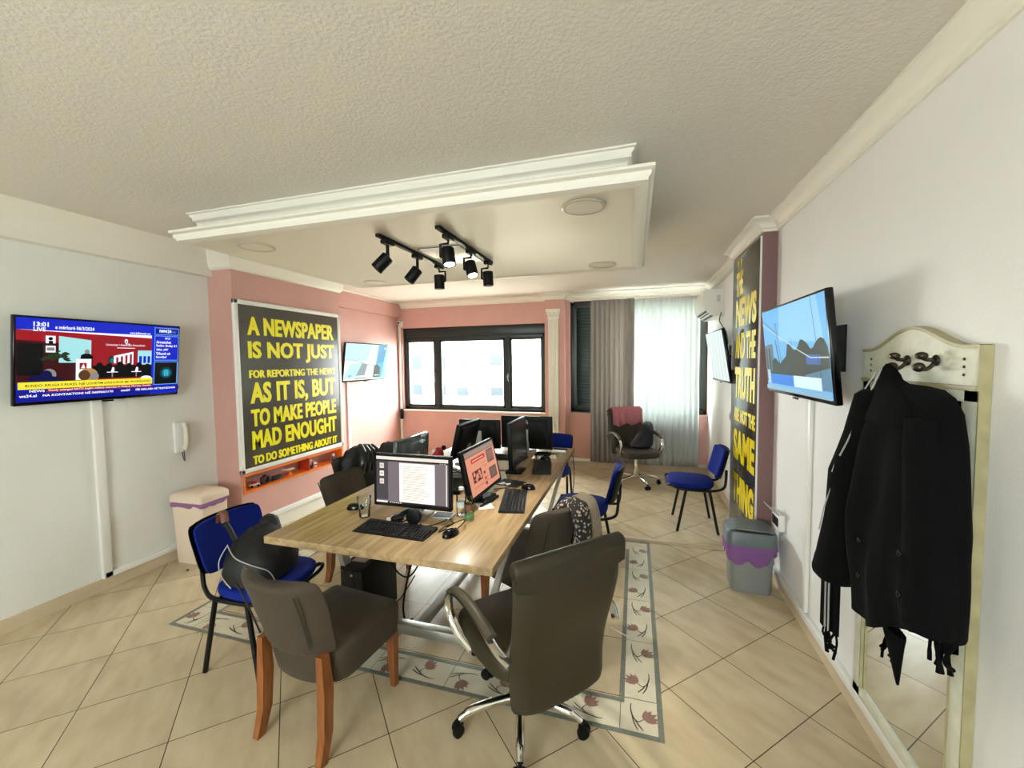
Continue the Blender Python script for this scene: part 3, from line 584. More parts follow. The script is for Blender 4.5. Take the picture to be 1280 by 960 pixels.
def news_screen(p):
    navy = em('navy', '#0a1494'); blue = em('blue', '#1226c8'); white = em('white', '#f4f6ff', 1.15); red = em('red', '#a31220'); dred = em('dark_red', '#3c0a10'); blk = em('black', '#050508'); yel = em('yellow', '#f2e23a', 1.1)
    cyan = em('pale_cyan', '#a9e6ea'); grey = em('grey', '#8e8a86'); skin = em('tan', '#b98d5a'); teal = em('teal', '#0c7f96'); dark = em('dark_navy', '#070b46'); lb = em('light_blue', '#6aa6f0'); grn = em('plant', '#24361c'); mred = em('mid_red', '#9a1822')
    p.rect(0, 1, 0, 1, navy); p.rect(0, .79, .24, .86, red); p.rect(.79, 1, 0, 1, blue)
    p.poly([(0, .86), (.79, .82), (.79, .86)], white); p.rect(0, .79, .86, 1, blue); p.rect(0, .14, .80, .845, mred)
    p.poly([(0, .24), (.42, .24), (.40, .50), (.2, .72), (0, .74)], dred); p.rect(0, .13, .32, .70, blk)
    p.poly([(.21, .47), (.39, .47), (.39, .76), (.21, .80)], cyan); p.poly([(.40, .82), (.40, .36), (.79, .36), (.79, .82)], mred)
    p.poly([(.53, .46), (.53, .56), (.66, .62), (.66, .44)], white); 
    for k in range(4): p.rect(.545+k*.03, .56+k*.03, .45, .54+k*.015, mred)
    p.rect(.69, .79, .44, .64, cyan); 
    for k in range(3): p.rect(.70+k*.03, .72+k*.03, .46, .56, blue)
    p.rect(.40, .79, .26, .43, blk)
    for u, v in ((.44, .42), (.50, .41), (.57, .43), (.63, .41), (.70, .42), (.76, .40)): p.disc(u, v, .022, blk, 1.4)
    p.disc(.51, .51, .018, grn, 1.6); p.disc(.515, .50, .012, teal, 1.4)
    for u in (.52, .68): p.rect(u-.004, u+.004, .27, .34, grey); p.rect(u-.035, u+.035, .335, .345, white); p.poly([(u-.01, .345), (u+.012, .345), (u+.012, .40), (u, .41)], white)
    rnd = random.Random(3)
    for k in range(22): a = rnd.uniform(0, PI); r_ = rnd.uniform(.3, 1); c_ = (.19+.07*r_*math.cos(a), .50+.13*r_*math.sin(a)); b_ = rnd.uniform(-.6, .6); p.poly([(c_[0]-.022, c_[1]-.02*b_), (c_[0], c_[1]+.022), (c_[0]+.024, c_[1]+.03*b_), (c_[0], c_[1]-.018)], grn)
    p.poly([(.32, .50), (.325, .57), (.345, .59), (.375, .59), (.395, .55), (.39, .50)], blk); p.disc(.36, .615, .014, grey, 1.2); p.rect(.297, .385, .25, .52, white); p.rect(.317, .358, .39, .47, mred); p.poly([(.325, .40), (.34, .46), (.35, .40)], white)
    p.disc(.155, .33, .037, grey, 1.1); p.disc(.14, .32, .03, dark, 1.2); p.poly([(.04, .24), (.06, .31), (.12, .34), (.19, .30), (.25, .24)], dark)
    p.disc(.37, .31, .056, skin, .95); p.disc(.405, .29, .026, grey, 1.3); p.disc(.345, .31, .035, em('brown_hair', '#5a3a1c'), 1.1); p.disc(.745, .245, .04, white, .5)
    p.rect(.135, .185, .71, .80, white); p.disc(.16, .765, .012, blk); p.rect(.15, .172, .71, .74, blk); p.rect(.135, .185, .60, .68, white); p.rect(.14, .18, .62, .66, grey)
    p.disc(.60, .765, .011, white, 1.6); p.disc(.60, .76, .006, mred, 1.4); p.rect(.595, .625, .725, .733, white)
    p.text('Universiteti i Arteve dhe Komunikimit', .47, .70, .026, white, .26, .01); p.rect(.54, .66, .668, .676, white)
    p.rect(0, .79, .16, .245, yel); p.text('BUNDO: RRUGA E RUKËS, NJË UDHËTIM DASHUROR ME PROFESIONIN', .035, .178, .045, blk, .74, .012)
    p.rect(0, .79, .115, .16, mred); p.rect(0, .14, .115, .16, navy); p.text('NEWS', .055, .122, .03, white, .075, .03); p.text('Newly enlarged NATO begins military exercises in Finland, Norway, Sweden', .15, .121, .032, white, .63, .012)
    p.rect(0, 1, .055, .115, navy); p.text('ws24.al', .005, .066, .034, white, .085, .03); p.text('NA KONTAKTONI NË 0689063170', .12, .066, .034, white, .40, .03); p.text('news24', .57, .07, .032, white, .06, .03); p.text('PËR REKLAMA NË TELEVIZIONIN', .67, .07, .034, white, .30, .03)
    p.text('13:01', .072, .905, .055, white, .075, .035); p.text('LIVE', .072, .85, .045, white, .06, .03); p.text('e mërkurë 06/3/2024', .18, .885, .045, white, .215, .025); p.text('www.balkanweb.com', .62, .872, .03, white, .145, .02)
    p.rect(.795, .985, .88, .985, lb); p.rect(.80, .98, .89, .975, navy); p.text('news', .83, .915, .04, white, .06, .03); p.text('24', .893, .912, .05, white, .03, .04); p.text('live', .93, .918, .03, lb, .03, 0)
    p.rect(.795, .985, .50, .868, lb); p.rect(.80, .98, .51, .858, blue); p.text('09:21', .895, .815, .03, white, .04, .02, 'c')
    for k, (tx, w) in enumerate((('Arrestohet', .115), ('Selim Bulaj 61', .16), ('vjeç, për', .095), ("'Dhunë në", .11), ("familje'", .085))): p.text(tx, .808, .752-k*.056, .042, white, w, .028)
    p.rect(.795, .985, .14, .485, lb); p.rect(.80, .975, .15, .475, blk); p.disc(.89, .315, .05, em('deep_teal', '#053a4c'), 1); p.disc(.89, .315, .034, teal, 1); 
    for q in (-.012, .0, .012): p.rect(.89+q-.003, .89+q+.003, .27, .36, em('bright_teal', '#49d3e0'))
def television(name, label, w, h, loc, rz, tilt, draw, wallgap, arm=True, group='wall televisions'):
    """local: screen faces +y, centre at the origin, tilt tips the top forwards"""
    t = thing(name, label, 'television', loc, rz, group); R = Matrix.Rotation(-tilt, 4, 'X')
    b = MB(); b.box(-w/2, w/2, -.032, 0, -h/2, h/2, bev=.006, M=R); b.box(-w*.36, w*.36, -.062, -.03, -h*.38, h*.30, bev=.015, M=R); b.build('casing', M_gloss, t)
    n = R @ Vector((0, 1, 0)); p = Panel(w-.024, h-.034, R @ Vector((w/2-.012, .0006, -h/2+.022)), (-1, 0, 0), R @ Vector((0, 0, 1)), n); draw(p); p.build('screen', t)
    lg = MB(); lg.box(-.035, .035, -.004, .004, -h/2-.012, -h/2, bev=.002, M=R); lg.build('logo_lip', M_gloss, t)
    m = MB(); m.box(-.16, .16, -wallgap+.001, -wallgap+.012, -.12, .12); m.tube([(-.08, -wallgap+.01, 0), (-.05, -.06, 0)], .014).tube([(.08, -wallgap+.01, 0), (.05, -.06, 0)], .014).box(-.12, .12, -.075, -.06, -.1, .1); m.build('wall_bracket', M_black, t)
    return t
def city_screen(p):
    sky = em('sky_a', '#6db8ec', 1.0); sk2 = em('sky_b', '#8ecbf2', 1.05); tree = em('tree_dark', '#26352f'); bld = em('building_grey', '#5d7583'); wire = em('wire', '#23323c'); wh = em('banner_white', '#cfe9fb', 1.1); bl = em('banner_blue', '#1f7fe0'); wl = em('cable_pale', '#c8d6d8'); gd = em('ground_blue', '#4f7f9c')
    p.rect(0, 1, 0, 1, sky); p.poly([(.35, 1), (.9, 1), (.95, .55), (.3, .6)], sk2)
    p.poly([(0, .12), (0, .56), (.17, .58), (.18, .12)], bld); p.rect(.02, .05, .2, .52, tree); p.rect(.08, .11, .2, .52, tree)
    pts = [(.12, .12)]; rnd = random.Random(4)
    for k in range(26): u = .14+k*.034; pts.append((u, .41+.035*math.sin(k*.9)+rnd.uniform(-.02, .035)+(.12 if u > .42 else -.04)))
    pts += [(1, .42), (1, .12)]; p.poly(pts, tree)
    p.rect(.0, 1, .10, .22, tree); p.poly([(.70, .22), (1, .30), (1, .08), (.6, .08)], gd)
    p.rect(.72, .90, .33, .43, em('blue_truck', '#2a5fb0'))
    p.line([(.0, .84), (.30, .66), (.62, .48), (.78, .40), (1, .40)], .006, wl); p.line([(.27, .80), (.33, .30)], .006, wire); p.line([(.24, .62), (.31, .24)], .012, wire); p.line([(.0, .90), (.30, .68)], .004, wire)
    p.line([(.84, 1), (.90, .15)], .005, wire); p.line([(.52, .62), (.53, .48)], .004, wire); p.line([(.25, .82), (.30, .80)], .004, wire)
    p.rect(.06, .52, .075, .20, bl); p.rect(.52, .90, .075, .20, wh); p.rect(.04, .10, .075, .25, em('logo_pale', '#a8cbe4'))
    for k in range(3): p.rect(.045, .095, .095+k*.045, .115+k*.045, wl)
    p.rect(0, 1, 0, .05, em('low_bar', '#8fb8cf'))
def cyan_screen(p):
    wh = em('pale_white', '#e6fafa', 1.1); aq = em('aqua', '#a3eef2', 1.1); tq = em('turquoise', '#1fb9d8', 1.0); tb_ = em('turquoise_deep', '#1592c4'); gr = em('slab_grey', '#6f7f84'); bk = em('near_black', '#0c1216')
    p.rect(0, 1, 0, 1, aq); p.poly([(.0, .0), (.72, 0), (.82, 1), (.6, 1), (.5, .52), (0, .55)], wh); p.poly([(0, .05), (.12, .44), (.42, .50), (.30, .08)], aq)
    p.line([(0, .56), (.2, .55), (.5, .43), (.95, .36)], .01, gr); p.poly([(.26, .12), (.38, .46), (.52, .43), (.46, .12)], gr)
    p.poly([(.70, .05), (.75, 1), (.98, 1), (.88, .05)], tq); p.poly([(.74, .45), (.78, .98), (.97, .98), (.92, .5)], tb_); p.poly([(.67, .05), (.68, .38), (.75, .44), (.84, .34), (.84, .05)], bk); p.disc(.93, .9, .02, wh)
    p.rect(.09, .17, .11, .14, gr); p.rect(.09, .15, .06, .08, gr); p.rect(.24, .52, .03, .06, gr); p.rect(.70, .82, .10, .13, wh)
def glare_screen(p):  # glare on the screen, painted as pale glowing bands
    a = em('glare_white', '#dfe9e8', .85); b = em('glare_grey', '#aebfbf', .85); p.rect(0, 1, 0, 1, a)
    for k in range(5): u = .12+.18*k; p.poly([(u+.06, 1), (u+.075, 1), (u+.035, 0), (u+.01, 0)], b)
ry = lambda x, y: face(x, y)
television('television', 'television showing a blue and red news broadcast on the left wall', .985, .585, (-3.747, 2.075, 1.735), face(1, 0), .13, news_screen, .104)
television('television', 'television with a blue sky street scene on the right wall', .965, .53, (.83, 2.645, 1.745), face(-1, 0), .10, city_screen, .194)
television('television', 'turquoise television on the pink wall left of the wide window', 1.03, .57, (-3.90, 5.36, 1.705), face(1, 0), .14, cyan_screen, .198)
television('television', 'pale television below the air conditioner', .98, .56, (.86, 5.01, 1.725), face(-1, 0), .16, glare_screen, .164)
# ------------------------------------------------------------------ monitors
M_grey_b = mat('monitor_grey_back', '#8a8f8e', .35); M_off = mat('switched_off_screen', '#1b1d18', .18)
def monitor(label, x, y, rz, w, h, zb, tilt, draw=None, back=M_black, stand='round', logo=None, edge=M_black):
    """local: screen faces +y"""
    t = thing('monitor', label, 'monitor', (x, y, TZ+.001), rz, 'monitors on the long table'); R = Matrix.Translation((0, 0, zb)) @ Matrix.Rotation(tilt, 4, 'X')
    b = MB(); b.box(-w/2, w/2, -.022, .012, 0, h, bev=.005, M=R); b.rings([[R @ Vector(q) for q in ((-w*.42*k, yy, h*.5-h*.42*k), (w*.42*k, yy, h*.5-h*.42*k), (w*.42*k, yy, h*.5+h*.42*k), (-w*.42*k, yy, h*.5+h*.42*k))] for k, yy in ((1, -.02), (.9, -.035), (.55, -.045))], 0, False); b.build('casing', back, t)
    fr = MB(); bz = .016
    for a in ((-w/2, w/2, 0, bz*1.3), (-w/2, w/2, h-bz, h), (-w/2, -w/2+bz, 0, h), (w/2-bz, w/2, 0, h)): fr.box(a[0], a[1], .0115, .0145, a[2], a[3], M=R)
    fr.build('bezel', edge, t)
    U = Vector((-1, 0, 0)); V = (R.to_3x3() @ Vector((0, 0, 1))); N = (R.to_3x3() @ Vector((0, 1, 0)))
    p = Panel(w-2*bz, h-2.3*bz, R @ Vector((w/2-bz, .0125, bz*1.3)), U, V, N)
    if draw: draw(p)
    else: p.rect(0, 1, 0, 1, M_off)
    p.build('screen', t)
    st = MB(); st.rings([[(-.032*k, -.06-.012, z), (.032*k, -.06-.012, z), (.032*k, -.04, z), (-.032*k, -.04, z)] for k, z in ((1.2, .01), (1, zb+h*.3), (1, zb+h*.62))], 0, False); st.build('stand', M_steel if stand != 'black' else M_black, t)
    bs = MB(); bs.rings([[(px*k, py*k-.03, z) for px, py in rrect(-.10, .10, -.07, .07, .025)] for k, z in ((1, 0), (1, .008), (.93, .013))]); bs.build('base', M_steel if stand == 'silver' else M_black, t)
    if logo:
        lg = MB(); q = 16; c = R @ Vector((0, -.0475, h*.86)); 
        lg.rings([[R @ Vector((r*math.cos(2*PI*k/q), -.0425, h*.82+r*math.sin(2*PI*k/q))) for k in range(q)] for r in (.027, .023)], 0, False, False)
        put_text(lg, 'DELL', 0, R @ Vector((.018, -.0426, h*.82-.006)), (-1, 0, 0), R.to_3x3() @ Vector((0, 0, 1)), .012, .036, .02); lg.build('logo', mat('silver_logo', '#c9c9c6', .4), t)
    return t
def doc_screen(p):
    g1 = em('panel_grey', '#4d474a'); g2 = em('page_side_grey', '#7d7276'); wh = em('page_white', '#fff7ec', 1.15); bar = em('bar_cream', '#efe4d8', 1.05); ln = em('page_text', '#c9bcae'); dk = em('title_dark', '#201c1e'); rd = em('page_red', '#d98d84')
    p.rect(0, 1, 0, 1, g2); p.rect(0, .17, .06, .93, g1); p.rect(0, 1, .93, 1, bar); p.rect(0, 1, .895, .93, dk); p.rect(.33, .82, .035, .875, wh)
    for k in range(3): p.rect(.05, .11, .74-k*.17, .85-k*.17, bar if k != 1 else wh); 
    for k in range(3): p.rect(.06, .10, .77-k*.17, .82-k*.17, ln)
    rnd = random.Random(2)
    for k in range(20): v = .80-k*.037; p.rect(.385, .385+rnd.uniform(.25, .36), v, v+.010, rd if k % 7 == 6 else ln)
    p.rect(0, 1, 0, .035, dk); p.rect(.01, .17, .005, .04, wh)
    for k in range(6): p.rect(.20+k*.03, .218+k*.03, .008, .028, bar)
    for k in range(3): p.rect(.9+.03*k, .912+.03*k, .905, .92, bar)
    p.rect(.98, .99, .035, .895, wh)
def web_screen(p):
    bg = em('peach_page', '#e79a7c', .95); top = em('browser_grey', '#a58a7d', .9); rd = em('page_red_block', '#c02a22'); dk = em('photo_dark', '#6a4a44'); d2 = em('photo_maroon', '#5e2a2c'); ln = em('peach_line', '#c97e66', .9); wh = em('peach_white', '#f3b79c')
    p.rect(0, 1, 0, 1, bg); p.rect(0, 1, .88, 1, top); p.rect(0, 1, .865, .88, dk); p.rect(.16, .62, .70, .80, rd); p.rect(.20, .56, .735, .762, wh)
    p.rect(.68, .93, .52, .84, dk); p.rect(.70, .91, .56, .80, em('photo_brown', '#8b6458')); p.rect(.12, .42, .26, .52, d2)
    for u, v, r in ((.18, .45, .03), (.26, .38, .04), (.34, .44, .035), (.22, .32, .03), (.37, .34, .03)): p.disc(u, v, r, bg, 1)
    p.rect(.66, .92, .12, .40, dk); p.rect(.70, .88, .16, .36, em('photo_grey', '#77625a'))
    for k, (a, b_) in enumerate(((.46, .60), (.46, .62), (.12, .40), (.12, .44), (.46, .58), (.1, .62))): p.rect(a, b_, .60-k*.09, .62-k*.09, ln)
    for v in (.34, .20, .08): p.rect(.46, .52, v, v+.06, rd if v == .20 else d2)
TB = math.radians
monitor('front monitor showing a white text document', -1.278, 2.155, face(.0, -1), .515, .318, .05, .03, doc_screen, stand='silver')
monitor('monitor showing a peach-coloured news page, facing the right side', -.955, 2.56, face(1, -.03), .52, .315, .055, .22, web_screen, edge=M_black)
monitor('switched-off black monitor facing the right side behind the peach screen', -.925, 3.265, face(1, .0), .45, .36, .075, .05, None, stand='black')
monitor('monitor with dark back facing the left side in the middle of the table', -1.52, 3.455, face(-1, .02), .47, .31, .075, .24, None, stand='silver')
monitor('glossy grey backed monitor facing the left side, nearest the poster', -1.675, 2.80, face(-1, .03), .46, .32, .03, .06, None, back=mat('glossy_grey_back', '#59605f', .15, .3), stand='silver')
monitor('smaller black-backed monitor at the far table end', -1.55, 3.99, face(-.08, 1), .44, .30, .02, .05, None, stand='silver')
monitor('wide black-backed monitor with a round logo at the far table end', -1.07, 4.08, face(.02, 1), .54, .335, .02, .03, None, stand='silver', logo=True)
# ------------------------------------------------------------------ keyboards and mice
M_key = mat('black_keycap', '#0a0a0b', .5, spec=.3); M_keyb = mat('black_keyboard_body', '#050506', .5, spec=.25)
def keyboard(label, x, y, rz, w=.44, d=.158):
    t = thing('keyboard', label, 'keyboard', (x, y, TZ+.0008), rz, 'black keyboards')
    MB().add([(-w/2, -d/2, .004), (w/2, -d/2, .004), (w/2, d/2, .016), (-w/2, d/2, .016), (-w/2, -d/2, 0), (w/2, -d/2, 0), (w/2, d/2, 0), (-w/2, d/2, 0)], [(0, 1, 2, 3), (4, 7, 6, 5), (0, 4, 5, 1), (1, 5, 6, 2), (2, 6, 7, 3), (3, 7, 4, 0)]).build('body', M_keyb, t)
    k = MB(); sl = .012/d
    def key(x0, x1, y0, y1):
        za = .004+(y0+d/2)*sl; zb_ = .004+(y1+d/2)*sl; e = .0018
        k.rings([[(x0, y0, za), (x1, y0, za), (x1, y1, zb_), (x0, y1, zb_)], [(x0+e, y0+e, za+.007), (x1-e, y0+e, za+.007), (x1-e, y1-e, zb_+.007), (x0+e, y1-e, zb_+.007)]], 0, False)
    u = .0188; X0 = -w/2+.008; rows = [-d/2+.008+i*.0205 for i in range(5)]+[-d/2+.008+5*.0205+.008]
    for r, y0 in enumerate(rows):
        y1 = y0+.0178
        if r == 0: spans = [(0, 1.4), (1.5, 2.6), (2.7, 3.8), (3.9, 10), (10.1, 11.2), (11.3, 12.4), (12.5, 14.9)]
        else: off = (.0, .0, .5, .25, 0, 0)[r]; spans = [(0, .95+off)]+[(1+off+i, 1.95+off+i) for i in range(12)]+[(13+off, 14.9)]
        for a, b in spans: key(X0+a*u, X0+b*u, y0, y1)
        for i in range(3):
            if r in (0, 3, 4, 5) or (r == 1 and i == 1): key(X0+(15.2+i)*u, X0+(16.15+i)*u, y0, y1)
        if r < 5:
            for i in range(4): key(X0+(18.5+i)*u, X0+(19.45+i)*u, y0, y1)
    k.build('keys', M_key, t); return t
k1 = keyboard('keyboard in front of the document monitor at the near table edge', -1.258, 1.93, TB(-1.5))
k2 = dup(k1, (-.762, 2.557, TZ+.0008), TB(102), 'keyboard on the right edge before the peach news page', None)
k3 = dup(k1, (-.765, 3.43, TZ+.0008), TB(101), 'keyboard beside the switched-off monitor on the right edge')
k4 = dup(k1, (-1.20, 3.70, TZ+.0008), TB(-4), 'keyboard half hidden between the middle monitors')
k5 = dup(k1, (-1.47, 2.53, TZ+.0008), TB(-86), 'keyboard behind the left edge of the document monitor')
def mouse(label, x, y, rz):
    t = thing('computer_mouse', label, 'mouse', (x, y, TZ+.0008), rz, 'black computer mice')
    rings = []
    for i in range(9):
        u = i/8; a = u*PI/2; k = math.cos(a)**.6 if i < 8 else .05
        rings.append([(.031*k*math.cos(q)*(1-.12*math.sin(q)), .054*k*math.sin(q)+.004*u, .036*math.sin(a)*(1-.18*math.sin(q)*k)) for q in [2*PI*j/18 for j in range(18)]])
    MB().rings(rings).build('shell', M_gloss, t); MB().box(-.003, .003, .018, .034, .028, .036, bev=.002).build('scroll_wheel', M_steel, t); return t
m1 = mouse('mouse with looped cord at the near right of the table', -.935, 1.955, TB(-25))
m2 = dup(m1, (-.735, 2.83, TZ+.0008), TB(85), 'mouse beyond the keyboard on the right table edge')
m3 = dup(m1, (-.80, 3.72, TZ+.0008), TB(70), 'mouse at the far right of the table')
m4 = dup(m1, (-1.69, 2.16, TZ+.0008), TB(-70), 'mouse behind the empty glass at the left of the table')
def cable(label, pts, r=.0028, m=M_black, nm='cable', grp=None):
    return tag(MB().tube(smooth_pts(pts, 6), r, n=6).build(nm, m), label, 'cable', grp)
zt = TZ+.004
cable('thin black mouse cord curling beside the front keyboard', [(-.925, 2.01, zt+.01), (-.905, 2.06, zt+.03), (-.93, 2.12, zt+.02), (-.985, 2.11, zt), (-1.0, 2.04, zt), (-.985, 1.99, zt+.008), (-1.015, 1.97, zt), (-1.01, 2.03, zt+.004), (-.99, 2.10, zt+.002), (-1.06, 2.18, zt), (-1.10, 2.30, zt)])
cable('black cord running from the headset across the table', [(-1.17, 2.05, zt), (-1.13, 2.02, zt), (-1.07, 2.08, zt), (-1.05, 2.2, zt), (-1.12, 2.35, zt)])
cable('black cord of the mouse by the peach screen', [(-.75, 2.885, zt), (-.80, 2.90, zt), (-.90, 2.80, zt), (-.97, 2.75, zt)])
# ------------------------------------------------------------------ posters
M_pblk = mat('poster_charcoal', '#4a453b', .22, spec=.5); M_pyel = mat('poster_yellow', '#f6ea12', .3); M_wfr = mat('white_frame', '#efece6', .35)
p1 = thing('wall_poster', 'white-framed poster with yellow newspaper slogan on the left pier', 'poster', (PXW, 3.62, .66), group='black and yellow slogan posters')
def W1(y, z): return (y-3.62, z-.66)
f = MB(); a0, a1, z0, z1, fw_ = 2.915-3.62, 4.33-3.62, 0, 1.642, .042
f.box(.0005, .034, a0, a1, z0, fw_, bev=.006).box(.0005, .034, a0, a1, z1-fw_, z1, bev=.006).box(.0005, .034, a0, a0+fw_, z0, z1, bev=.006).box(.0005, .034, a1-fw_, a1, z0, z1, bev=.006); f.build('frame', M_wfr, p1)
MB().box(.0005, .026, a0+.02, a1-.02, .02, z1-.02).build('panel', M_pblk, p1)
lt = MB()
for tx, zb, zt_, bo in (('A NEWSPAPER', 1.975, 2.155 , .032), ('IS NOT JUST', 1.705, 1.92 , .032), ('FOR REPORTING THE NEWS', 1.563, 1.64, .02), ('AS IT IS, BUT', 1.315, 1.522 , .032), ('TO MAKE PEOPLE', 1.09, 1.262 , .032), ('MAD ENOUGHT', .867, 1.053 , .032), ('TO DO SOMETHING ABOUT IT', .722, .808, .028)):
    extra = 0
    if ',' in tx:
        vs, fs, x0, x1, y0, y1 = text_geo(tx, bo); cap = text_geo('AS', bo); extra = (cap[4]-y0)/(cap[5]-cap[4])*(zt_-zb)
    put_text(lt, tx, 0, (.0268, 3.045-3.62, zb-extra-.66), (0, 1, 0), (0, 0, 1), zt_-zb+extra, 1.172, bo, 'l', .0085 if bo > .04 else .004)
lt.build('lettering', M_pyel, p1)
p2 = thing('wall_poster', 'tall glossy slogan poster covering the right pillar', 'poster', (RX, 4.07, .03), group='black and yellow slogan posters')
MB().box(-.010, -.0005, -.455, .455, .02, 2.60, bev=.002).build('panel', mat('glossy_poster_charcoal', '#3a372d', .12, spec=.8), p2)
MB().box(-.012, -.0005, -.463, -.455, .02, 2.60).box(-.012, -.0005, .455, .463, .02, 2.60).build('edge_trim', M_wfr, p2)
lt = MB(); M_pyg = mat('glossy_poster_yellow', '#f3d81a', .14, spec=.6)
for tx, zb, zt_, yl, yr, bo in (('THE', 2.275, 2.49, 4.38, 4.13, .04), ('NEWS', 1.985, 2.245, 4.38, 3.69, .05), ('AND THE', 1.70, 1.93, 4.38, 3.69 , .032), ('TRUTH', 1.33, 1.62, 4.38, 3.69, .05), ('ARE NOT THE', 1.115, 1.24, 4.39, 3.66, .04), ('SAME', .752, 1.04, 4.39, 3.66, .05), ('THING', .345, .63, 4.38, 3.66, .05)):
    put_text(lt, tx, 0, (-.0106, yl-4.07, zb-.03), (0, -1, 0), (0, 0, 1), zt_-zb, yl-yr, bo, 'l', .006)
for k in (0, 1): lt.poly([(-.0106, y_-.09*k-4.07, z_-.03) for y_, z_ in ((4.335, 2.60), (4.285, 2.60), (4.285, 2.57), (4.32, 2.50), (4.335, 2.50), (4.315, 2.56), (4.335, 2.57))])
lt.build('lettering', M_pyg, p2)
# ------------------------------------------------------------------ niche under the poster
ns = thing('niche_shelf', 'orange lined niche shelf set in the wall under the framed poster', 'shelf', (PXW, (NY0+NY1)/2, NZ0)); q = (NY1-NY0)/2; hz = NZ1-NZ0; t = .02
n = MB(); n.box(-ND+.001, .006, -q-t, q+t, -t, 0).box(-ND+.001, .006, -q-t, q+t, hz, hz+t).box(-ND+.001, .006, -q-t, -q, 0, hz).box(-ND+.001, .006, q, q+t, 0, hz); n.build('lining', M_orange, ns)
MB().box(-ND+.001, -.012, .145, .160, 0, hz).build('divider', mat('red_orange_lacquer', '#b5371f', .35), ns)
zs = NZ0+.0008
def small(nm, label, cat, build_, loc, rz=0, grp=None):
    t_ = thing(nm, label, cat, loc, rz, grp); build_(t_); return t_
def toycar(t_):
    m = MB(); m.box(-.05, .05, -.022, .022, .012, .034, bev=.008); m.build('body', mat('toy_white', '#e8e2da', .4), t_)
    MB().box(-.026, .024, -.018, .018, .034, .056, bev=.008).build('cabin', mat('toy_red', '#b3241c', .35), t_)
    for sx in (-.03, .03):
        for sy in (-.02, .02): MB().rings([[(sx+.012*math.cos(k), sy+dy, .012+.012*math.sin(k)) for k in [2*PI*j/12 for j in range(12)]] for dy in (-.005, .005)]).build('wheel', M_black, t_)
small('toy_car', 'small red and white toy car at the left end of the orange niche', 'toy car', toycar, (-3.625, 3.12, zs), 1.3)
def camera(t_):
    MB().box(-.05, .05, -.025, .025, 0, .075, bev=.01).build('body', mat('dark_red_case', '#3a1b1e', .5), t_); MB().rings([[(r*math.cos(k), yy, .04+r*math.sin(k)) for k in [2*PI*j/16 for j in range(16)]] for r, yy in ((.03, .02), (.028, .05), (.022, .052))]).build('lens', M_black, t_); MB().box(-.02, .02, -.012, .012, .075, .088, bev=.004).build('finder', M_black, t_)
small('camera', 'dark compact camera standing in the orange niche', 'camera', camera, (-3.63, 3.25, zs), -1.2)
small('glasses_case', 'long black case lying in the left half of the niche', 'case', lambda t_: (MB().rings(superpad(.055, .055, -.09, .09, 0, .035), 0).build('case', M_black, t_), MB().tube([(-.027, -.07, .018), (-.027, .07, .018)], .002).build('seam_line', M_steel, t_)), (-3.64, 3.40, zs), .12)
def figure(t_):
    MB().box(-.05, .05, -.02, .02, .058, .07, bev=.004).tube(smooth_pts([(-.05, 0, .064), (-.075, 0, .075), (-.09, 0, .07)], 4), .006).build('tray', mat('toy_white', '#e8e2da', .4), t_); MB().lathe([(.025, 0), (.02, .01), (.008, .02), (.008, .058)], 0, 14).build('stem', M_orange, t_)
small('souvenir_stand', 'little white figure on an orange foot beside the niche divider', 'ornament', figure, (-3.63, 3.57, zs), 1.4)
small('glass_jar', 'small glass jar right of the niche divider', 'jar', lambda t_: (MB().lathe([(.032, 0), (.036, .01), (.036, .06), (.026, .075), (.026, .09)], 0, 18).build('jar', glassmat('jar_glass', (.9, .96, .95, 1), .25), t_), MB().lathe([(.03, .004), (.031, .035), (.005, .04)], 0, 14).build('contents', mat('jar_contents', '#3d4a46', .7), t_), MB().lathe([(.028, .088), (.028, .102), (.02, .104)], 0, 16).build('lid', M_whitep, t_)), (-3.62, 3.85, zs))
small('pill_box', 'small white box next to the glass jar in the niche', 'box', lambda t_: (MB().box(-.018, .018, -.025, .025, 0, .05, bev=.003).build('carton', M_whitep, t_), MB().box(.0181, .019, -.025, .025, .015, .032).build('band', mat('toy_red', '#b3241c', .35), t_)), (-3.63, 3.93, zs))
small('ornament', 'blue and white ornament at the right end of the niche', 'ornament', lambda t_: (MB().lathe([(.02, 0), (.024, .02), (.014, .05), (.008, .06)], 0, 14).build('foot', mat('ornament_blue', '#27336b', .35), t_), MB().sphere((0, 0, .075), .018).build('ball', M_whitep, t_)), (-3.62, 4.24, zs))
# ------------------------------------------------------------------ wall fittings
ac = thing('air_conditioner', 'white wall-mounted air conditioner above the pale television', 'air conditioner', (XR, 5.55, 2.22))
prof = [(-.0005, .0), (-.0005, .325), (-.205, .325), (-.232, .29), (-.235, .16), (-.215, .09), (-.15, .03), (-.10, .0)]
MB().prism([(x, 0, z) for x, z in prof], (0, .80, 0)).build('housing', M_whitep, ac)
MB().prism([(-.237, .01, .165), (-.237, .01, .288), (-.208, .01, .329), (-.204, .01, .326), (-.231, .01, .286), (-.232, .01, .165)], (0, .78, 0)).build('front_cover', M_whitep, ac)
lv = MB(); 
for k in range(3): x, z = -.20+.035*k, .074-.024*k; lv.add([(x, .05, z-.002), (x+.025, .05, z-.016), (x+.025, .75, z-.016), (x, .75, z-.002), (x-.004, .05, z-.008), (x+.021, .05, z-.022), (x+.021, .75, z-.022), (x-.004, .75, z-.008)], [(0, 1, 2, 3), (4, 7, 6, 5), (0, 4, 5, 1), (1, 5, 6, 2), (2, 6, 7, 3), (3, 7, 4, 0)])
lv.build('louvre', mat('dark_louvre', '#3a3a36', .5), ac)
MB().box(-.08, -.04, -.002, 0, .17, .25).build('rating_label', mat('label_grey', '#c9c4bb', .5), ac)
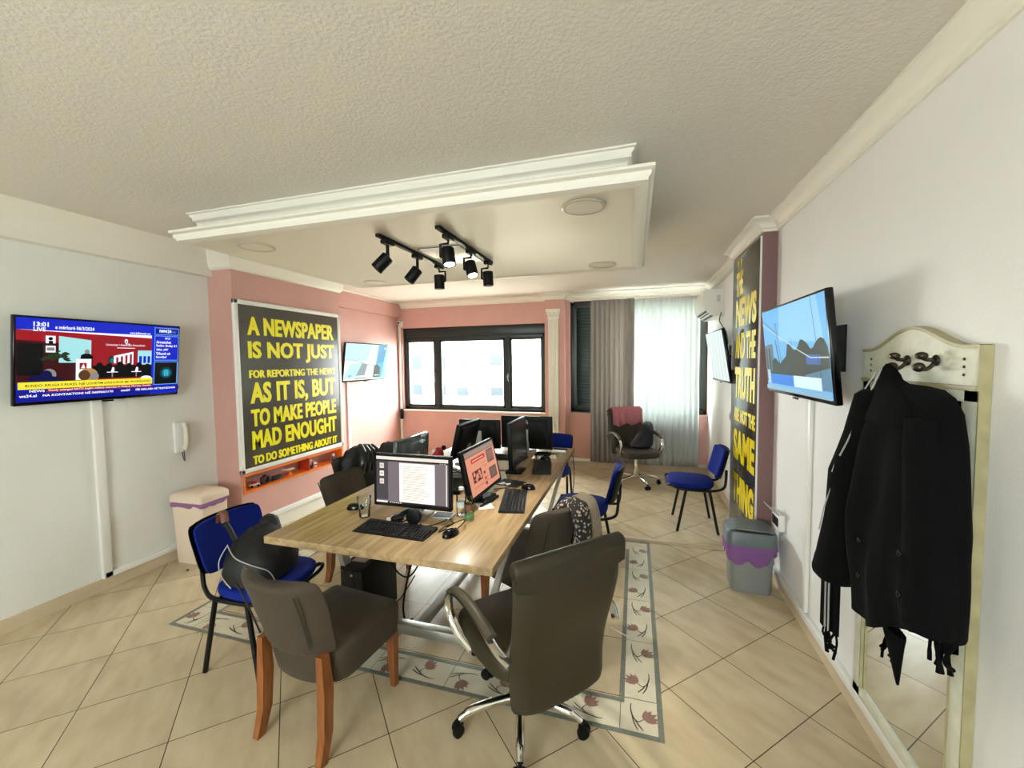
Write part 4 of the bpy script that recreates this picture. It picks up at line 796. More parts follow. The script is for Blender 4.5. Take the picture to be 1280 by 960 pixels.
cable('grey cord hanging from the air conditioner to the pale television', [(XR-.03, 5.54, 2.26), (XR-.06, 5.48, 2.16), (XR-.05, 5.36, 2.08), (XR-.02, 5.30, 2.0), (XR-.02, 5.22, 1.85), (XR-.10, 5.1, 1.75)], .006, mat('grey_cord', '#4a4a48', .5))
tag(MB().box(XR-.045, XR, 4.86, 4.90, 1.02, 1.14, bev=.008).box(XR-.05, XR-.045, 4.87, 4.89, 1.05, 1.11).build('remote_control', M_black), 'small black remote control holder on the right wall past the pillar', 'remote control')
so = thing('wall_socket', 'open white wall socket box above the grey bin', 'socket', (XR, 3.36, .46))
MB().box(-.04, -.0005, -.075, .075, 0, .12, bev=.006).build('box', M_whitep, so); MB().box(-.046, -.041, -.055, -.005, .03, .09).build('outlet', M_black, so); MB().box(-.046, -.041, .012, .06, .03, .09).build('outlet', M_black, so)
MB().add([(-.042, -.075, .118), (-.042, .075, .118), (-.10, .075, .165), (-.10, -.075, .165), (-.038, -.075, .122), (-.038, .075, .122), (-.096, .075, .169), (-.096, -.075, .169)], [(0, 1, 2, 3), (4, 7, 6, 5), (0, 4, 5, 1), (1, 5, 6, 2), (2, 6, 7, 3), (3, 7, 4, 0)]).build('flap', mat('smoked_flap', '#8d8d88', .2), so)
ic = thing('intercom', 'white intercom handset on the left wall above the cream bin', 'intercom', (XL, 2.60, .90))
MB().box(.0005, .03, -.05, .05, .03, .30, bev=.01).build('base', M_whitep, ic)
hs = MB(); hs.tube(smooth_pts([(.045, .018, .06), (.062, .018, .11), (.066, .018, .17), (.062, .018, .24), (.045, .018, .285)], 5), [.020]*3+[.017]*15+[.020]*3, n=12, ry=1.2); hs.build('handset', mat('ivory_plastic', '#ddd6c6', .35), ic)
MB().tube(smooth_pts([(.03, .018, .04), (.04, .014, -.02), (.03, .02, -.05), (.02, .016, -.02), (.015, .012, .035)], 6), .004, n=6).build('cord', mat('grey_cord', '#4a4a48', .5), ic)
cc = thing('security_camera', 'small white security camera high in the corner by the wide window', 'camera', (-4.03, 6.50, 2.36))
MB().box(-.04, .04, .03, .0585, -.03, .07, bev=.008).build('mount', M_whitep, cc); MB().tube([(0, .03, .03), (0, -.02, .04)], .012).build('arm', M_whitep, cc)
MB().tube([(-.005, .0, .05), (.03, -.085, .03)], .028, n=14).build('body', M_whitep, cc); MB().tube([(.028, -.081, .031), (.032, -.09, .029)], .019, n=14).build('lens', M_gloss, cc)
tag(MB().box(-4.055, -4.005, 6.48, 6.5295, .68, .86, bev=.008).box(-4.04, -4.02, 6.474, 6.48, .72, .76).build('junction_box', M_black), 'black junction box in the corner below the security camera', 'junction box')
# ------------------------------------------------------------------ lights on the ceiling panel
M_lblk = mat('matt_black_metal', '#060606', .5, spec=.25)
M_bulb = mat('lamp_glow', '#fff6e6', .4, emit=14); M_bulb_off = mat('lamp_lens_off', '#222221', .7, spec=.1)
def track(label, x, y0, y1, heads):
    t_ = thing('track_light', label, 'light', (x, (y0+y1)/2, TRZ-.0005), 0, 'track lights'); h_ = (y1-y0)/2
    MB().box(-.017, .017, -h_, h_, -.020, 0, bev=.003).build('rail', M_lblk, t_)
    for yy, d, lit in heads:
        yy -= (y0+y1)/2; d = Vector(d).normalized(); S = MB(); S.box(-.022, .022, yy-.05, yy+.05, -.045, -.020, bev=.004)
        side = Vector((1, 0, 0)) if d.x <= .0 else Vector((-1, 0, 0)); piv = Vector((side.x*.055, yy, -.15)) if abs(d.z) > .9 else Vector((0, yy, -.135))
        if abs(d.z) > .9: S.tube([(0, yy, -.045), (0, yy, -.068), (side.x*.055, yy, -.07), (side.x*.055, yy, -.15)], .009); c = Vector((0, yy, -.15)); S.tube([piv, c], .008)
        else: S.tube([(0, yy, -.045), (0, yy, -.12)], .011); c = Vector((0, yy, -.125))+d*.05
        so_ = S.build('spotlight', M_lblk, t_)
        k_ = MB(); A = c-d*.055; B = c+d*.06; k_.axial(A, d, [(0, .034), (.004, .042), (.113, .042), (.115, .040), (.107, .034)]); k_.build('lamp_can', M_lblk, so_)
        g = MB(); g.axial(B, d, [(-.0078, .033), (-.004, .033), (-.003, .028)]); g.build('lens', M_bulb if lit else M_bulb_off, so_)
        if lit:
            l = bpy.data.lights.new('spot_beam', 'SPOT'); l.energy = 45; l.spot_size = .85; l.spot_blend = .5; l.color = (1, .95, .85); l.shadow_soft_size = .03
            lo = bpy.data.objects.new('spot_beam', l); COL.objects.link(lo); lo.parent = so_; lo.location = B+d*.01; lo.rotation_euler = d.to_track_quat('-Z', 'Y').to_euler()
track('black track light nearer the left wall, all three lamps off', -1.575, 2.31, 3.26, [(2.42, (-.55, -.35, -.7), False), (2.81, (-.5, -.35, -.8), False), (3.17, (0, .05, -1), False)])
track('black track light with two lit lamps, nearer the right wall', -1.145, 2.29, 3.26, [(2.44, (.20, -.18, -.95), True), (2.82, (.30, -.22, -.88), True), (3.18, (.02, .05, -1), False)])
ap = thing('ceiling_plate', 'square white cover plate on the ceiling between the two track lights', 'plate', (-1.35, 2.95, TRZ-.0005))
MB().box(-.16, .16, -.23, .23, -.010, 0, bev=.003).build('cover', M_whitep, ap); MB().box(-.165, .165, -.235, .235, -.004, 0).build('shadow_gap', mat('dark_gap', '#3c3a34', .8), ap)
M_dl = mat('downlight_diffuser', '#e6dfd0', .5); M_dlr = mat('downlight_ring', '#c8c0b0', .35)
for x, y, wh_ in ((-.27, 2.27, 'nearest the camera on the right'), (-.277, 3.66, 'far right of the ceiling panel'), (-2.545, 2.30, 'near left of the ceiling panel'), (-2.55, 3.69, 'far left of the ceiling panel')):
    d_ = thing('downlight', 'round recessed downlight, '+wh_, 'light', (x, y, TRZ-.0005), 0, 'round ceiling downlights')
    MB().lathe([(.118, 0), (.118, -.006), (.108, -.010), (.100, -.008)], 0, 32, cap=False).build('ring', M_dlr, d_); MB().lathe([(.103, -.001), (.103, -.006), (.09, -.0065)], 0, 32).build('diffuser', M_dl, d_)
# ------------------------------------------------------------------ mirror with coat hooks
M_old = mat('distressed_white_wood', '#d9d8c4', .45, var=.10, vscale=18, bump=.1, bscale=60)
M_edge = mat('olive_gilt_edge', '#a89f78', .4, var=.15, vscale=14)
mr = thing('coat_rack', 'tall mirrored coat rack with arched white top on the right wall', 'coat rack', (XR-.0295, 1.9225, .131)); Z = lambda z: z-.131; y0, y1 = 1.592-1.9225, 2.253-1.9225
fr = MB(); th = .028
fr.box(0, th, y0, y0+.062, Z(.135), Z(1.60), bev=.004).box(0, th, y1-.062, y1, Z(.135), Z(1.60), bev=.004).box(0, th, y0, y1, Z(.131), Z(.18), bev=.003).box(0, th, y0, y1, Z(1.555), Z(1.61), bev=.003); fr.build('frame', M_old, mr)
arch = []
for k in range(33):
    u = -1+2*k/32; a = abs(u); zt_ = 1.722 if a > .92 else 1.722+.078*(.5+.5*math.cos(PI*min(1, a/.86)))
    arch.append((0, u*(y1-.0), Z(zt_)))
hd = MB(); hd.prism([(0, y0, Z(1.605)), (0, y1, Z(1.605))]+arch[::-1], (th, 0, 0)); hd.build('header', M_old, mr)
cp = MB()
for (A, B) in zip(arch, arch[1:]): cp.add([(-.006, A[1], A[2]), (-.006, B[1], B[2]), (-.006, B[1], B[2]+.012), (-.006, A[1], A[2]+.012), (th, A[1], A[2]), (th, B[1], B[2]), (th, B[1], B[2]+.012), (th, A[1], A[2]+.012)], [(0, 1, 2, 3), (4, 7, 6, 5), (3, 2, 6, 7), (0, 4, 5, 1)])
cp.box(-.006, th, y0-.004, y0, Z(1.60), Z(1.732)).box(-.008, th, y0-.003, y1+.003, Z(1.592), Z(1.606)).box(-.002, th, y0-.004, y0+.001, Z(.135), Z(1.6)).box(-.002, .008, y1-.066, y1-.058, Z(.18), Z(1.555)).box(-.002, .008, y0+.058, y0+.066, Z(.18), Z(1.555)); cp.build('edge_moulding', M_edge, mr)
MB().box(.010, .014, y0+.06, y1-.06, Z(.178), Z(1.557)).build('mirror_glass', mat('mirror_silver', '#eef2f0', .015, 1), mr)
M_bronze = mat('dark_bronze', '#4b4238', .3, .8)
for yy in (1.932, 1.776):
    h_ = MB(); yl = yy-1.9225; h_.sphere((-.006, yl, Z(1.685)), .008, .02, .02); h_.tube(smooth_pts([(-.004, yl, Z(1.685)), (-.035, yl, Z(1.69)), (-.045, yl, Z(1.70))], 4), .007); h_.sphere((-.045, yl, Z(1.702)), .017, .019, .014)
    h_.tube(smooth_pts([(-.004, yl, Z(1.68)), (-.03, yl, Z(1.655)), (-.055, yl, Z(1.66))], 4), .007); h_.sphere((-.052, yl, Z(1.662)), .017, .02, .017); h_.build('hook', M_bronze, mr)
for yy in (1.655, 2.19):
    for z_ in (1.64, 1.665, 1.69): MB().sphere((-.001, yy-1.9225, Z(z_)), .003, .005, .005, n=8).build('screw', M_bronze, mr)
# ------------------------------------------------------------------ soft things
def blob(rows, n=28, ex=2.4, na=.012, ns_=9, seed=0, fold=0, fk=5):
    """rows: (z, cx, cy, rx, ry) stacked rounded sections with cloth-like unevenness"""
    zs_ = rows; out = []
    for i, (z, cx, cy, rx, ry_) in enumerate(zs_):
        r = []
        for k in range(n):
            a = 2*PI*k/n; c, s_ = math.cos(a), math.sin(a); q = lambda v: math.copysign(abs(v)**(2/ex), v)
            m = 1+nz((c*1.3, s_*1.3, z*3+seed), 2.2, na*9)+fold*math.sin(a*fk+seed+z*4)
            r.append((cx+rx*q(c)*m, cy+ry_*q(s_)*m, z+nz((c, s_, seed+i), 2, na)))
        out.append(r)
    return out
def interp(rows, n):
    out = []
    for i in range(len(rows)-1):
        for k in range(n):
            t = k/n; t2 = t*t*(3-2*t); out.append(tuple(a+(b-a)*t for a, b in zip(rows[i], rows[i+1])))
    return out+[rows[-1]]
M_coat = mat('black_wool', '#050506', .95, bump=.25, bscale=220, spec=.15); M_blkcloth = mat('black_nylon', '#08090b', .6, bump=.2, bscale=90); M_pip = mat('grey_piping', '#a4a3a0', .5)
ct = thing('coat', 'long black wool coat hanging from the coat rack over the mirror', 'coat', (0, 0, 0))
# body: far edge, near edge, front x, back x down the length
rows = [(1.600, 1.95, 1.86, .93, .965), (1.596, 1.955, 1.74, .91, .975), (1.588, 1.955, 1.66, .895, .978), (1.56, 1.955, 1.605, .88, .98), (1.50, 1.95, 1.565, .865, .985), (1.38, 1.955, 1.535, .845, .985), (1.22, 1.97, 1.51, .83, .985), (1.05, 1.99, 1.495, .82, .985), (.90, 1.99, 1.49, .82, .985), (.78, 1.98, 1.49, .825, .985), (.66, 1.97, 1.495, .83, .985)]
hem = lambda y: (.69 if y > 1.86 else .69+(1.86-y)*.16 if y > 1.76 else .706+(1.76-y)*.85 if y > 1.56 else .876-(1.56-y)*.5)
R_ = []
for j, (z, yf, yn, xf, xb) in enumerate(interp(rows, 4)):
    r = []
    for k in range(44):
        a = 2*PI*k/44; c, s_ = math.cos(a), math.sin(a); cy = (yf+yn)/2; hy = (yf-yn)/2; y = cy+hy*math.copysign(abs(c)**.75, c)
        d = (xb-xf)/2; x = (xf+xb)/2+d*math.copysign(abs(s_)**.7, s_)
        if s_ < 0: x += .018*math.sin(y*34+z*2.5)*min(1, (1.60-z)*2)+nz((y*5, z*3, 1), 1, .03)
        zz = 1.60+(z-1.60)*(1.60-hem(y))/(1.60-.66) if z < 1.60 else z
        r.append((min(x, .984), y+nz((z*6, s_, 3), 1, .008), zz))
    R_.append(r)
MB().rings(R_).build('body', M_coat, ct)
sl = [(1.575, .90, 1.92, .045, .045), (1.555, .89, 1.925, .062, .06), (1.40, .882, 1.955, .072, .066), (1.22, .875, 2.04, .08, .075), (1.05, .875, 2.055, .078, .08), (.90, .875, 2.095, .08, .085), (.78, .873, 2.13, .084, .092), (.72, .873, 2.15, .086, .098), (.70, .873, 2.16, .082, .094)]
MB().rings([[(x, y, z-.10*(2.2-y)*(1 if z < .8 else 0)+(0.02 if z < .8 else 0)) for x, y, z in r] for r in blob(interp(sl, 3), 24, 2.2, .006, 9, 3)]).build('sleeve', M_coat, ct)
sl2 = [(1.50, .89, 1.63, .05, .05), (1.40, .88, 1.59, .06, .06), (1.2, .878, 1.56, .066, .066), (1.0, .878, 1.55, .068, .066), (.87, .878, 1.55, .068, .066), (.85, .878, 1.55, .062, .06)]
MB().rings(blob(interp(sl2, 3), 22, 2.2, .006, 9, 6)).build('sleeve', M_coat, ct)
cl_ = MB(); cl_.rings(blob(interp([(1.46, .88, 1.77, .055, .16), (1.54, .90, 1.80, .05, .13), (1.585, .915, 1.85, .045, .085), (1.615, .925, 1.90, .032, .04), (1.655, .932, 1.925, .02, .02), (1.672, .935, 1.93, .01, .01)], 3), 26, 2.2, .006, 9, 9)); cl_.build('collar', M_coat, ct)
for pts in ([(.905, 1.92, 1.655), (.868, 1.90, 1.58), (.835, 1.91, 1.48), (.815, 1.935, 1.38), (.80, 1.97, 1.30)], [(.892, 1.93, 1.64), (.835, 1.95, 1.50), (.82, 1.975, 1.38), (.795, 2.02, 1.22)], [(.80, 2.035, 1.15), (.79, 2.07, 1.05), (.785, 2.10, .94)]):
    MB().tube(smooth_pts(pts, 5), .003, n=6).build('piping', M_pip, ct)
for y, z in ((1.80, 1.02), (1.795, .89), (1.56, 1.08), (1.555, .95)): MB().sphere((.80, y, z), .006, .011, .011, n=10).build('button', M_gloss, ct)
MB().rings(blob([(.74, .88, 1.735, .02, .07), (.70, .88, 1.725, .018, .05), (.64, .88, 1.71, .014, .025), (.585, .88, 1.70, .008, .010), (.56, .88, 1.695, .004, .004)], 14, 2, .004)).build('belt_end', M_coat, ct)
def fringe_scarf(label, y, x, ztop, zb, w, seed):
    t_ = thing('scarf', label, 'scarf', (0, 0, 0), 0, 'black fringed scarves under the coat'); rnd = random.Random(seed)
    b = MB()
    for k in range(3):
        yy = y-w/2+w*(k+.5)/3; b.rings([[(x+.012*math.sin(k*2+1)+a*.008, yy+c*w/6.2, z) for a, c in ((-1, -1), (1, -1), (1, 1), (-1, 1))] for z in (ztop, (ztop+zb)/2, zb+.10)], 0, True)
    b.build('cloth', M_coat, t_); s_ = MB()
    for k in range(2): yy = y-w/2+w*(k+1)/3; s_.tube([(x-.014, yy, ztop-.01), (x-.012, yy, zb+.10)], .004, n=6)
    s_.build('stripe', M_pip, t_)
    for k in range(9):
        yy = y-w/2+w*(k+.5)/9; L_ = zb+rnd.uniform(-.02, .03); MB().tube(smooth_pts([(x+rnd.uniform(-.012, .012), yy, zb+.105), (x+rnd.uniform(-.02, .02), yy+rnd.uniform(-.01, .01), zb+.06), (x+rnd.uniform(-.02, .02), yy+rnd.uniform(-.012, .012), L_)], 4), [.005]*6+[.0065]*3, n=6).build('tassel', M_coat, t_)
fringe_scarf('black fringed scarf hanging below the coat sleeve, nearer the grey bin', 2.225, .885, .70, .315, .105, 1)
fringe_scarf('black fringed scarf end showing under the near hem of the coat', 1.535, .90, .90, .735, .085, 2)
# black shoulder bag on the near blue chair
bg_ = thing('shoulder_bag', 'black shoulder bag with grey piping lying on the nearest blue chair', 'bag', (-2.06, 1.80, .487), .12)
rows = [(.0, 0, 0, .13, .15), (.02, 0, 0, .16, .185), (.09, .0, 0, .165, .19), (.16, -.01, .01, .15, .17), (.21, -.03, .03, .11, .13), (.245, -.05, .06, .06, .075), (.26, -.055, .07, .03, .04)]
MB().rings(blob(interp(rows, 3), 30, 2.5, .012, 9, 4, .02, 5)).build('body', M_blkcloth, bg_)
MB().rings(blob(interp([(.13, -.03, .11, .05, .05), (.22, -.05, .13, .06, .06), (.27, -.06, .14, .045, .05), (.29, -.065, .14, .02, .025)], 3), 18, 2.2, .01, 9, 8)).build('pouch', M_blkcloth, bg_)
MB().tube(smooth_pts([(-.09, -.13, .215), (-.02, -.16, .17), (.08, -.165, .14), (.145, -.12, .09), (.16, -.09, .02)], 6), .003, n=6).tube(smooth_pts([(-.10, -.12, .22), (-.11, -.17, .15), (-.08, -.19, .08), (-.02, -.195, .02)], 6), .003, n=6).build('piping', M_pip, bg_)
MB().tube(smooth_pts([(-.215, -.02, .28), (-.185, -.04, .30), (-.15, -.05, .27), (-.10, -.07, .22)], 5), .016, n=8, ry=.4).build('strap', M_blkcloth, bg_)
MB().tube(smooth_pts([(-.275, .0, .29), (-.262, -.005, .345), (-.225, -.015, .352), (-.20, -.03, .305)], 5), .020, n=8, ry=.35).build('strap_handle', mat('brown_leather', '#6e4630', .4), bg_)
MB().tube([(-.20, -.03, .312), (-.215, -.03, .285)], .007).build('buckle', M_chrome, bg_)
# padded coat on the chair by the poster wall
pc = thing('padded_coat', 'black padded coat with brown hood draped over a chair by the table', 'coat', (-2.55, 3.36, 0), -.1)
rows = [(.35, .02, .06, .06, .24), (.45, .0, .06, .10, .29), (.60, -.01, .06, .11, .30), (.72, -.01, .05, .11, .29), (.80, -.01, .04, .10, .26), (.86, -.01, .02, .07, .20), (.895, -.0, .0, .04, .10)]
RR = blob(interp(rows, 4), 32, 2.3, .012, 9, 2)
MB().rings([[(x*1.0+.006*math.sin(z*70), y, z) for x, y, z in r] for r in RR]).build('body', M_blkcloth, pc)
sl_ = MB()
for k in range(4): sl_.rings(blob(interp([(.66, .09, -.10+.07*k, .035, .03), (.76, .10, -.09+.07*k, .045, .035), (.86, .07, -.06+.06*k, .045, .035), (.92-.01*k, .03, -.03+.05*k, .02, .02)], 3), 14, 2, .008, 9, k))
sl_.build('folds', mat('black_shiny_nylon', '#16181c', .28, bump=.2, bscale=60), pc)
MB().rings(blob(interp([(.70, .20, .20, .05, .09), (.76, .21, .2, .10, .13), (.83, .20, .2, .11, .14), (.885, .18, .2, .07, .09), (.90, .17, .2, .03, .04)], 3), 22, 2.2, .02, 9, 5)).build('hood', M_blkcloth, pc)
MB().tube([(.30*1+.0+.065*math.cos(a), .16+.075*math.sin(a)*1.0, .835+.045*math.sin(a+.6)) for a in [2*PI*k/20 for k in range(21)]], .024, n=8).build('fur_edge', mat('brown_fur', '#4a3a34', .95, var=.4, vscale=60, bump=.8, bscale=120), pc)
# knitted scarf over the chair on the right
def knit():
    m = bpy.data.materials.new('patterned_knit'); m.use_nodes = True; nt = m.node_tree; b = nt.nodes['Principled BSDF']; tc = nt.nodes.new('ShaderNodeTexCoord')
    v = nt.nodes.new('ShaderNodeTexVoronoi'); v.inputs['Scale'].default_value = 48; nt.links.new(tc.outputs['Object'], v.inputs['Vector'])
    r = nt.nodes.new('ShaderNodeValToRGB'); r.color_ramp.interpolation = 'CONSTANT'; r.color_ramp.elements[0].color = hx('#a89d90'); r.color_ramp.elements[1].position = .36; r.color_ramp.elements[1].color = hx('#2d2724')
    nt.links.new(v.outputs['Distance'], r.inputs[0]); nt.links.new(r.outputs[0], b.inputs['Base Color']); b.inputs['Roughness'].default_value = .95; return m
ks = thing('knitted_scarf', 'dark patterned scarf with beige lining draped over the right chair', 'scarf', (-.335, 2.53, -.03), -.50)
def drape(cx, w, m, nm, off, seed, zlo):
    path = [(-.135, .62), (-.105, .72), (-.075, .80), (-.04, .835), (.0, .848), (.045, .83), (.07, .76), (.075, .66), (.075, .56), (.065, zlo+.04), (.05, zlo)]
    P_ = smooth_pts([(x, 0, z) for x, z in path], 4); rg = []
    for i, p_ in enumerate(P_):
        d = (P_[min(i+1, len(P_)-1)]-P_[max(i-1, 0)]).normalized(); n_ = Vector((-d.z, 0, d.x)); r = []; th_ = .040*(1 if 0 < i < len(P_)-1 else .4)
        for k in range(14):
            a = 2*PI*k/14; r.append(p_+n_*(-off+th_*math.sin(a)*(1+nz((i*.3, a, seed), 1, .5)))+Vector((0, cx+w*math.cos(a)*(.85+.15*math.sin(i*.35))+nz((i*.2, seed, 0), 1, .02), 0)))
        rg.append(r)
    return MB().rings(rg).build(nm, m, ks)
drape(-.05, .075, knit(), 'patterned_side', .0, 1, .43); drape(.055, .065, mat('beige_knit', '#8f8270', .95, var=.1, vscale=40, bump=.4, bscale=200), 'beige_side', .0, 4, .46)
# cloth and jacket on the far office chair
pk = thing('cloth', 'pink cloth hung over the top of the far office chair', 'cloth', (.02, 5.80, 0), face(.42, -.9)); vs = []; nx = 36
pth = smooth_pts([(-.435, .80), (-.435, .95), (-.42, 1.0), (-.385, 1.012), (-.345, 1.0), (-.325, .95), (-.318, .86), (-.312, .775)], 4)if 0 else [(-.455, .80), (-.455, .93), (-.445, .985), (-.405, 1.008), (-.36, .99), (-.328, .95), (-.318, .86), (-.305, .775)]
for j, (y, z) in enumerate(pth):
    for i in range(nx+1):
        u = i/nx; vs.append((-.235+.44*u, y+(.014*math.sin(u*30+j*.3)*(j/7) if j > 4 else 0)+.004, z+.012+(-.03*u+.018*math.sin(u*14) if j == 7 else 0)))
o = MB().add(vs, [(j*(nx+1)+i, j*(nx+1)+i+1, (j+1)*(nx+1)+i+1, (j+1)*(nx+1)+i) for j in range(len(pth)-1) for i in range(nx)], 0, True).build('drape', clothmat('dusty_pink_cloth', '#b8747a', .1), pk); md = o.modifiers.new('t', 'SOLIDIFY'); md.thickness = .006
jk = thing('jacket', 'dark navy jacket dropped on the seat of the far office chair', 'jacket', (.02, 5.80, 0), face(.42, -.9))
MB().rings(blob(interp([(.49, -.10, -.08, .13, .10), (.52, -.11, -.09, .16, .13), (.60, -.14, -.10, .15, .12), (.68, -.17, -.11, .12, .10), (.76, -.20, -.12, .09, .085), (.81, -.22, -.12, .06, .06), (.83, -.23, -.12, .025, .03)], 3), 24, 2.2, .016, 9, 7)).build('body', mat('navy_cloth', '#10141f', .6, bump=.3, bscale=60), jk)
MB().rings(blob(interp([(.60, -.02, -.02, .05, .05), (.70, -.08, -.03, .055, .05), (.79, -.16, -.06, .05, .05), (.84, -.22, -.10, .03, .03)], 3), 16, 2, .01, 9, 2)).build('sleeve', mat('black_shiny_nylon', '#16181c', .28), jk)
# ------------------------------------------------------------------ things on and under the table
tt = TZ+.0008
gl = thing('drinking_glass', 'empty faceted drinking glass left of the front keyboard', 'glass', (-1.545, 2.055, tt)); M_gl = glassmat('clear_tumbler', (.93, .96, .96, 1), .3, .08)
def ringN(r, z, n_=20, f=0): return [(r*(1-(f if k % 2 else 0))*math.cos(2*PI*k/n_), r*(1-(f if k % 2 else 0))*math.sin(2*PI*k/n_), z) for k in range(n_)]
MB().rings([ringN(.030, 0), ringN(.031, .006, 20, .05), ringN(.035, .07, 20, .06), ringN(.038, .078), ringN(.041, .125)], 0, True, False).rings([ringN(.029, .004), ringN(.030, .016), ringN(.012, .02)]).build('tumbler', M_gl, gl)
bt = thing('plastic_bottle', 'small clear plastic bottle by the peach screen', 'bottle', (-1.0, 2.245, tt)); M_pet = glassmat('clear_plastic', (.96, .98, .98, 1), .2, .05)
MB().lathe([(.002, .004), (.028, 0), (.031, .008), (.031, .10), (.029, .105), (.031, .11), (.03, .125), (.016, .15), (.0135, .165)], 0, 22, cap=False).build('body', M_pet, bt); MB().lathe([(.0155, .152), (.0155, .168), (.012, .17)], 0, 18).build('cap', M_whitep, bt); MB().lathe([(.0315, .05), (.0315, .085)], 0, 22, cap=False).build('label', mat('bottle_label', '#cfd6d2', .5), bt)
jr = thing('glass_bottle', 'little glass bottle with green foot beside the clear plastic bottle', 'bottle', (-.932, 2.20, tt))
MB().lathe([(.002, .022), (.026, .022), (.028, .03), (.028, .10), (.022, .118), (.018, .13)], 0, 20, cap=False).build('body', glassmat('amber_clear_glass', (.95, .92, .84, 1), .25, .03), jr); MB().lathe([(.029, 0), (.029, .02), (.026, .024)], 0, 20).build('green_base', mat('green_plastic', '#5e8a52', .4), jr); MB().lathe([(.0287, .055), (.0287, .09)], 0, 20, cap=False).build('label', mat('brown_label', '#6b4a30', .6), jr)
hp = thing('headset', 'black round headset resting behind the front keyboard', 'headset', (-1.20, 2.036, tt))
MB().rings([[(x, y, z) for x, y, z in [(r*math.cos(a), dy, .045+r*math.sin(a)) for a in [2*PI*k/22 for k in range(22)]]] for r, dy in ((.030, -.022), (.043, -.018), (.045, 0), (.040, .016), (.02, .018))]).build('ear_pad', M_black, hp)
MB().tube(smooth_pts([(-.01, .018, .06), (-.06, .05, .055), (-.11, .06, .03), (-.13, .03, .012)], 6), .008, n=8, ry=1.6).build('headband', M_black, hp); MB().tube(smooth_pts([(-.03, 0, .03), (-.07, -.02, .015), (-.10, -.025, .008)], 5), .004).build('microphone', M_black, hp)
MB().rings([[(-.13+r*math.cos(a), .03+r*math.sin(a), z) for a in [2*PI*k/18 for k in range(18)]] for r, z in ((.034, .0), (.038, .006), (.036, .02), (.02, .024))]).build('ear_pad', M_black, hp)
tl = thing('tablet', 'slim silver tablet under the front monitor', 'tablet', (-1.095, 2.19, tt), .1)
MB().rings([[(x*k, y*k, z) for x, y in rrect(-.065, .065, -.045, .045, .012)] for z, k in ((.0, .97), (.004, 1), (.009, 1), (.011, .97))]).build('body', mat('silver_shell', '#9fa4a4', .3, .6), tl); MB().box(-.055, .055, -.038, .038, .0112, .0118).build('glass', mat('tablet_glass', '#58666a', .1), tl)
M_paper = mat('white_paper', '#ebe6dc', .7)
def papers(label, x, y, rz, w=.21, d=.297, n_=2):
    rnd = random.Random(int(x*100)); t_ = thing('paper_sheets', label, 'paper', (x, y, tt), rz, 'loose papers on the table')
    for k in range(n_): MB().box(-w/2, w/2, -d/2, d/2, 0, .0012).build('sheet', M_paper, t_, (rnd.uniform(-.02, .02), rnd.uniform(-.02, .02), .0014*k), (0, 0, rnd.uniform(-.25, .25)))
papers('white papers lying before the stand of the document monitor', -1.345, 2.095, .3, .12, .08)
papers('white papers beyond the peach screen near the middle of the table', -1.10, 3.06, .2)
papers('white papers between the two middle monitors facing the left', -1.62, 3.13, -.3)
papers('white papers behind the switched-off monitor', -1.12, 3.42, .1)
papers('white paper at the right edge in front of the wide monitor', -.80, 3.83, .15, .18, .15, 1)
papers('white paper beside the keyboard near the peach screen', -.91, 2.44, .5, .10, .12, 1)
papers('papers at the far left corner of the table', -1.74, 3.72, .6)
mp = thing('mouse_pad', 'black mouse pad with white lettering behind the peach screen', 'mouse pad', (-.90, 2.93, tt), -.25)
MB().rings([[(x, y, z) for x, y in rrect(-.10, .10, -.08, .08, .012)] for z in (0, .003)]).build('pad', M_black, mp); lm = MB(); put_text(lm, '24', 0, (-.07, -.06, .0034), (1, 0, 0), (0, 1, 0), .05, .09, .04); lm.build('lettering', M_whitep, mp)
def box_thing(nm, label, cat, x, y, rz, w, d, h, m, bev=.006, top=None, grp=None):
    t_ = thing(nm, label, cat, (x, y, tt), rz, grp); MB().box(-w/2, w/2, -d/2, d/2, 0, h, bev=bev).build('body', m, t_)
    if top: MB().box(-w/2+.012, w/2-.012, -d/2+.012, d/2-.012, h, h+.002).build('top_panel', top, t_)
box_thing('external_drive', 'flat black device under the wide monitor at the far end', 'device', -.86, 3.90, .05, .15, .09, .022, M_black, top=M_gloss)
box_thing('notebook', 'pale notebook at the far right corner of the table', 'notebook', -.735, 4.06, .1, .15, .10, .012, mat('pale_cover', '#b9b5ae', .6), .003, M_paper)
tag(MB().tube([(-.80, 4.155, tt+.014), (-.72, 4.14, tt+.014), (-.665, 4.13, tt+.012)], [.008, .010, .014], n=10).build('marker_pen', M_black), 'black marker behind the pale notebook at the far corner', 'pen')
tag(MB().tube([(-.93, 2.38, tt+.010), (-.90, 2.50, tt+.010), (-.888, 2.60, tt+.010)], [.006, .009, .009], n=10).build('ballpoint_pen', M_black), 'black pen lying along the foot of the peach screen', 'pen')
ph = thing('desk_phone', 'black desk telephone behind the document monitor', 'telephone', (-1.27, 2.66, tt), .2)
MB().add([(-.09, -.10, 0), (.09, -.10, 0), (.09, .10, 0), (-.09, .10, 0), (-.09, -.10, .025), (.09, -.10, .025), (.09, .10, .09), (-.09, .10, .09)], [(0, 3, 2, 1), (4, 5, 6, 7), (0, 1, 5, 4), (1, 2, 6, 5), (2, 3, 7, 6), (3, 0, 4, 7)]).build('base', M_black, ph)
MB().tube(smooth_pts([(-.065, -.09, .05), (-.07, -.05, .08), (-.07, .05, .112), (-.065, .10, .115)], 5), [.024]*4+[.016]*8+[.024]*4, n=10).build('handset', M_gloss, ph)
MB().box(0, .075, .03, .085, .0, .004, M=Matrix.Translation((0, 0, .071)) @ Matrix.Rotation(.31, 4, 'X')).build('display', mat('phone_display', '#6a7a78', .2), ph)
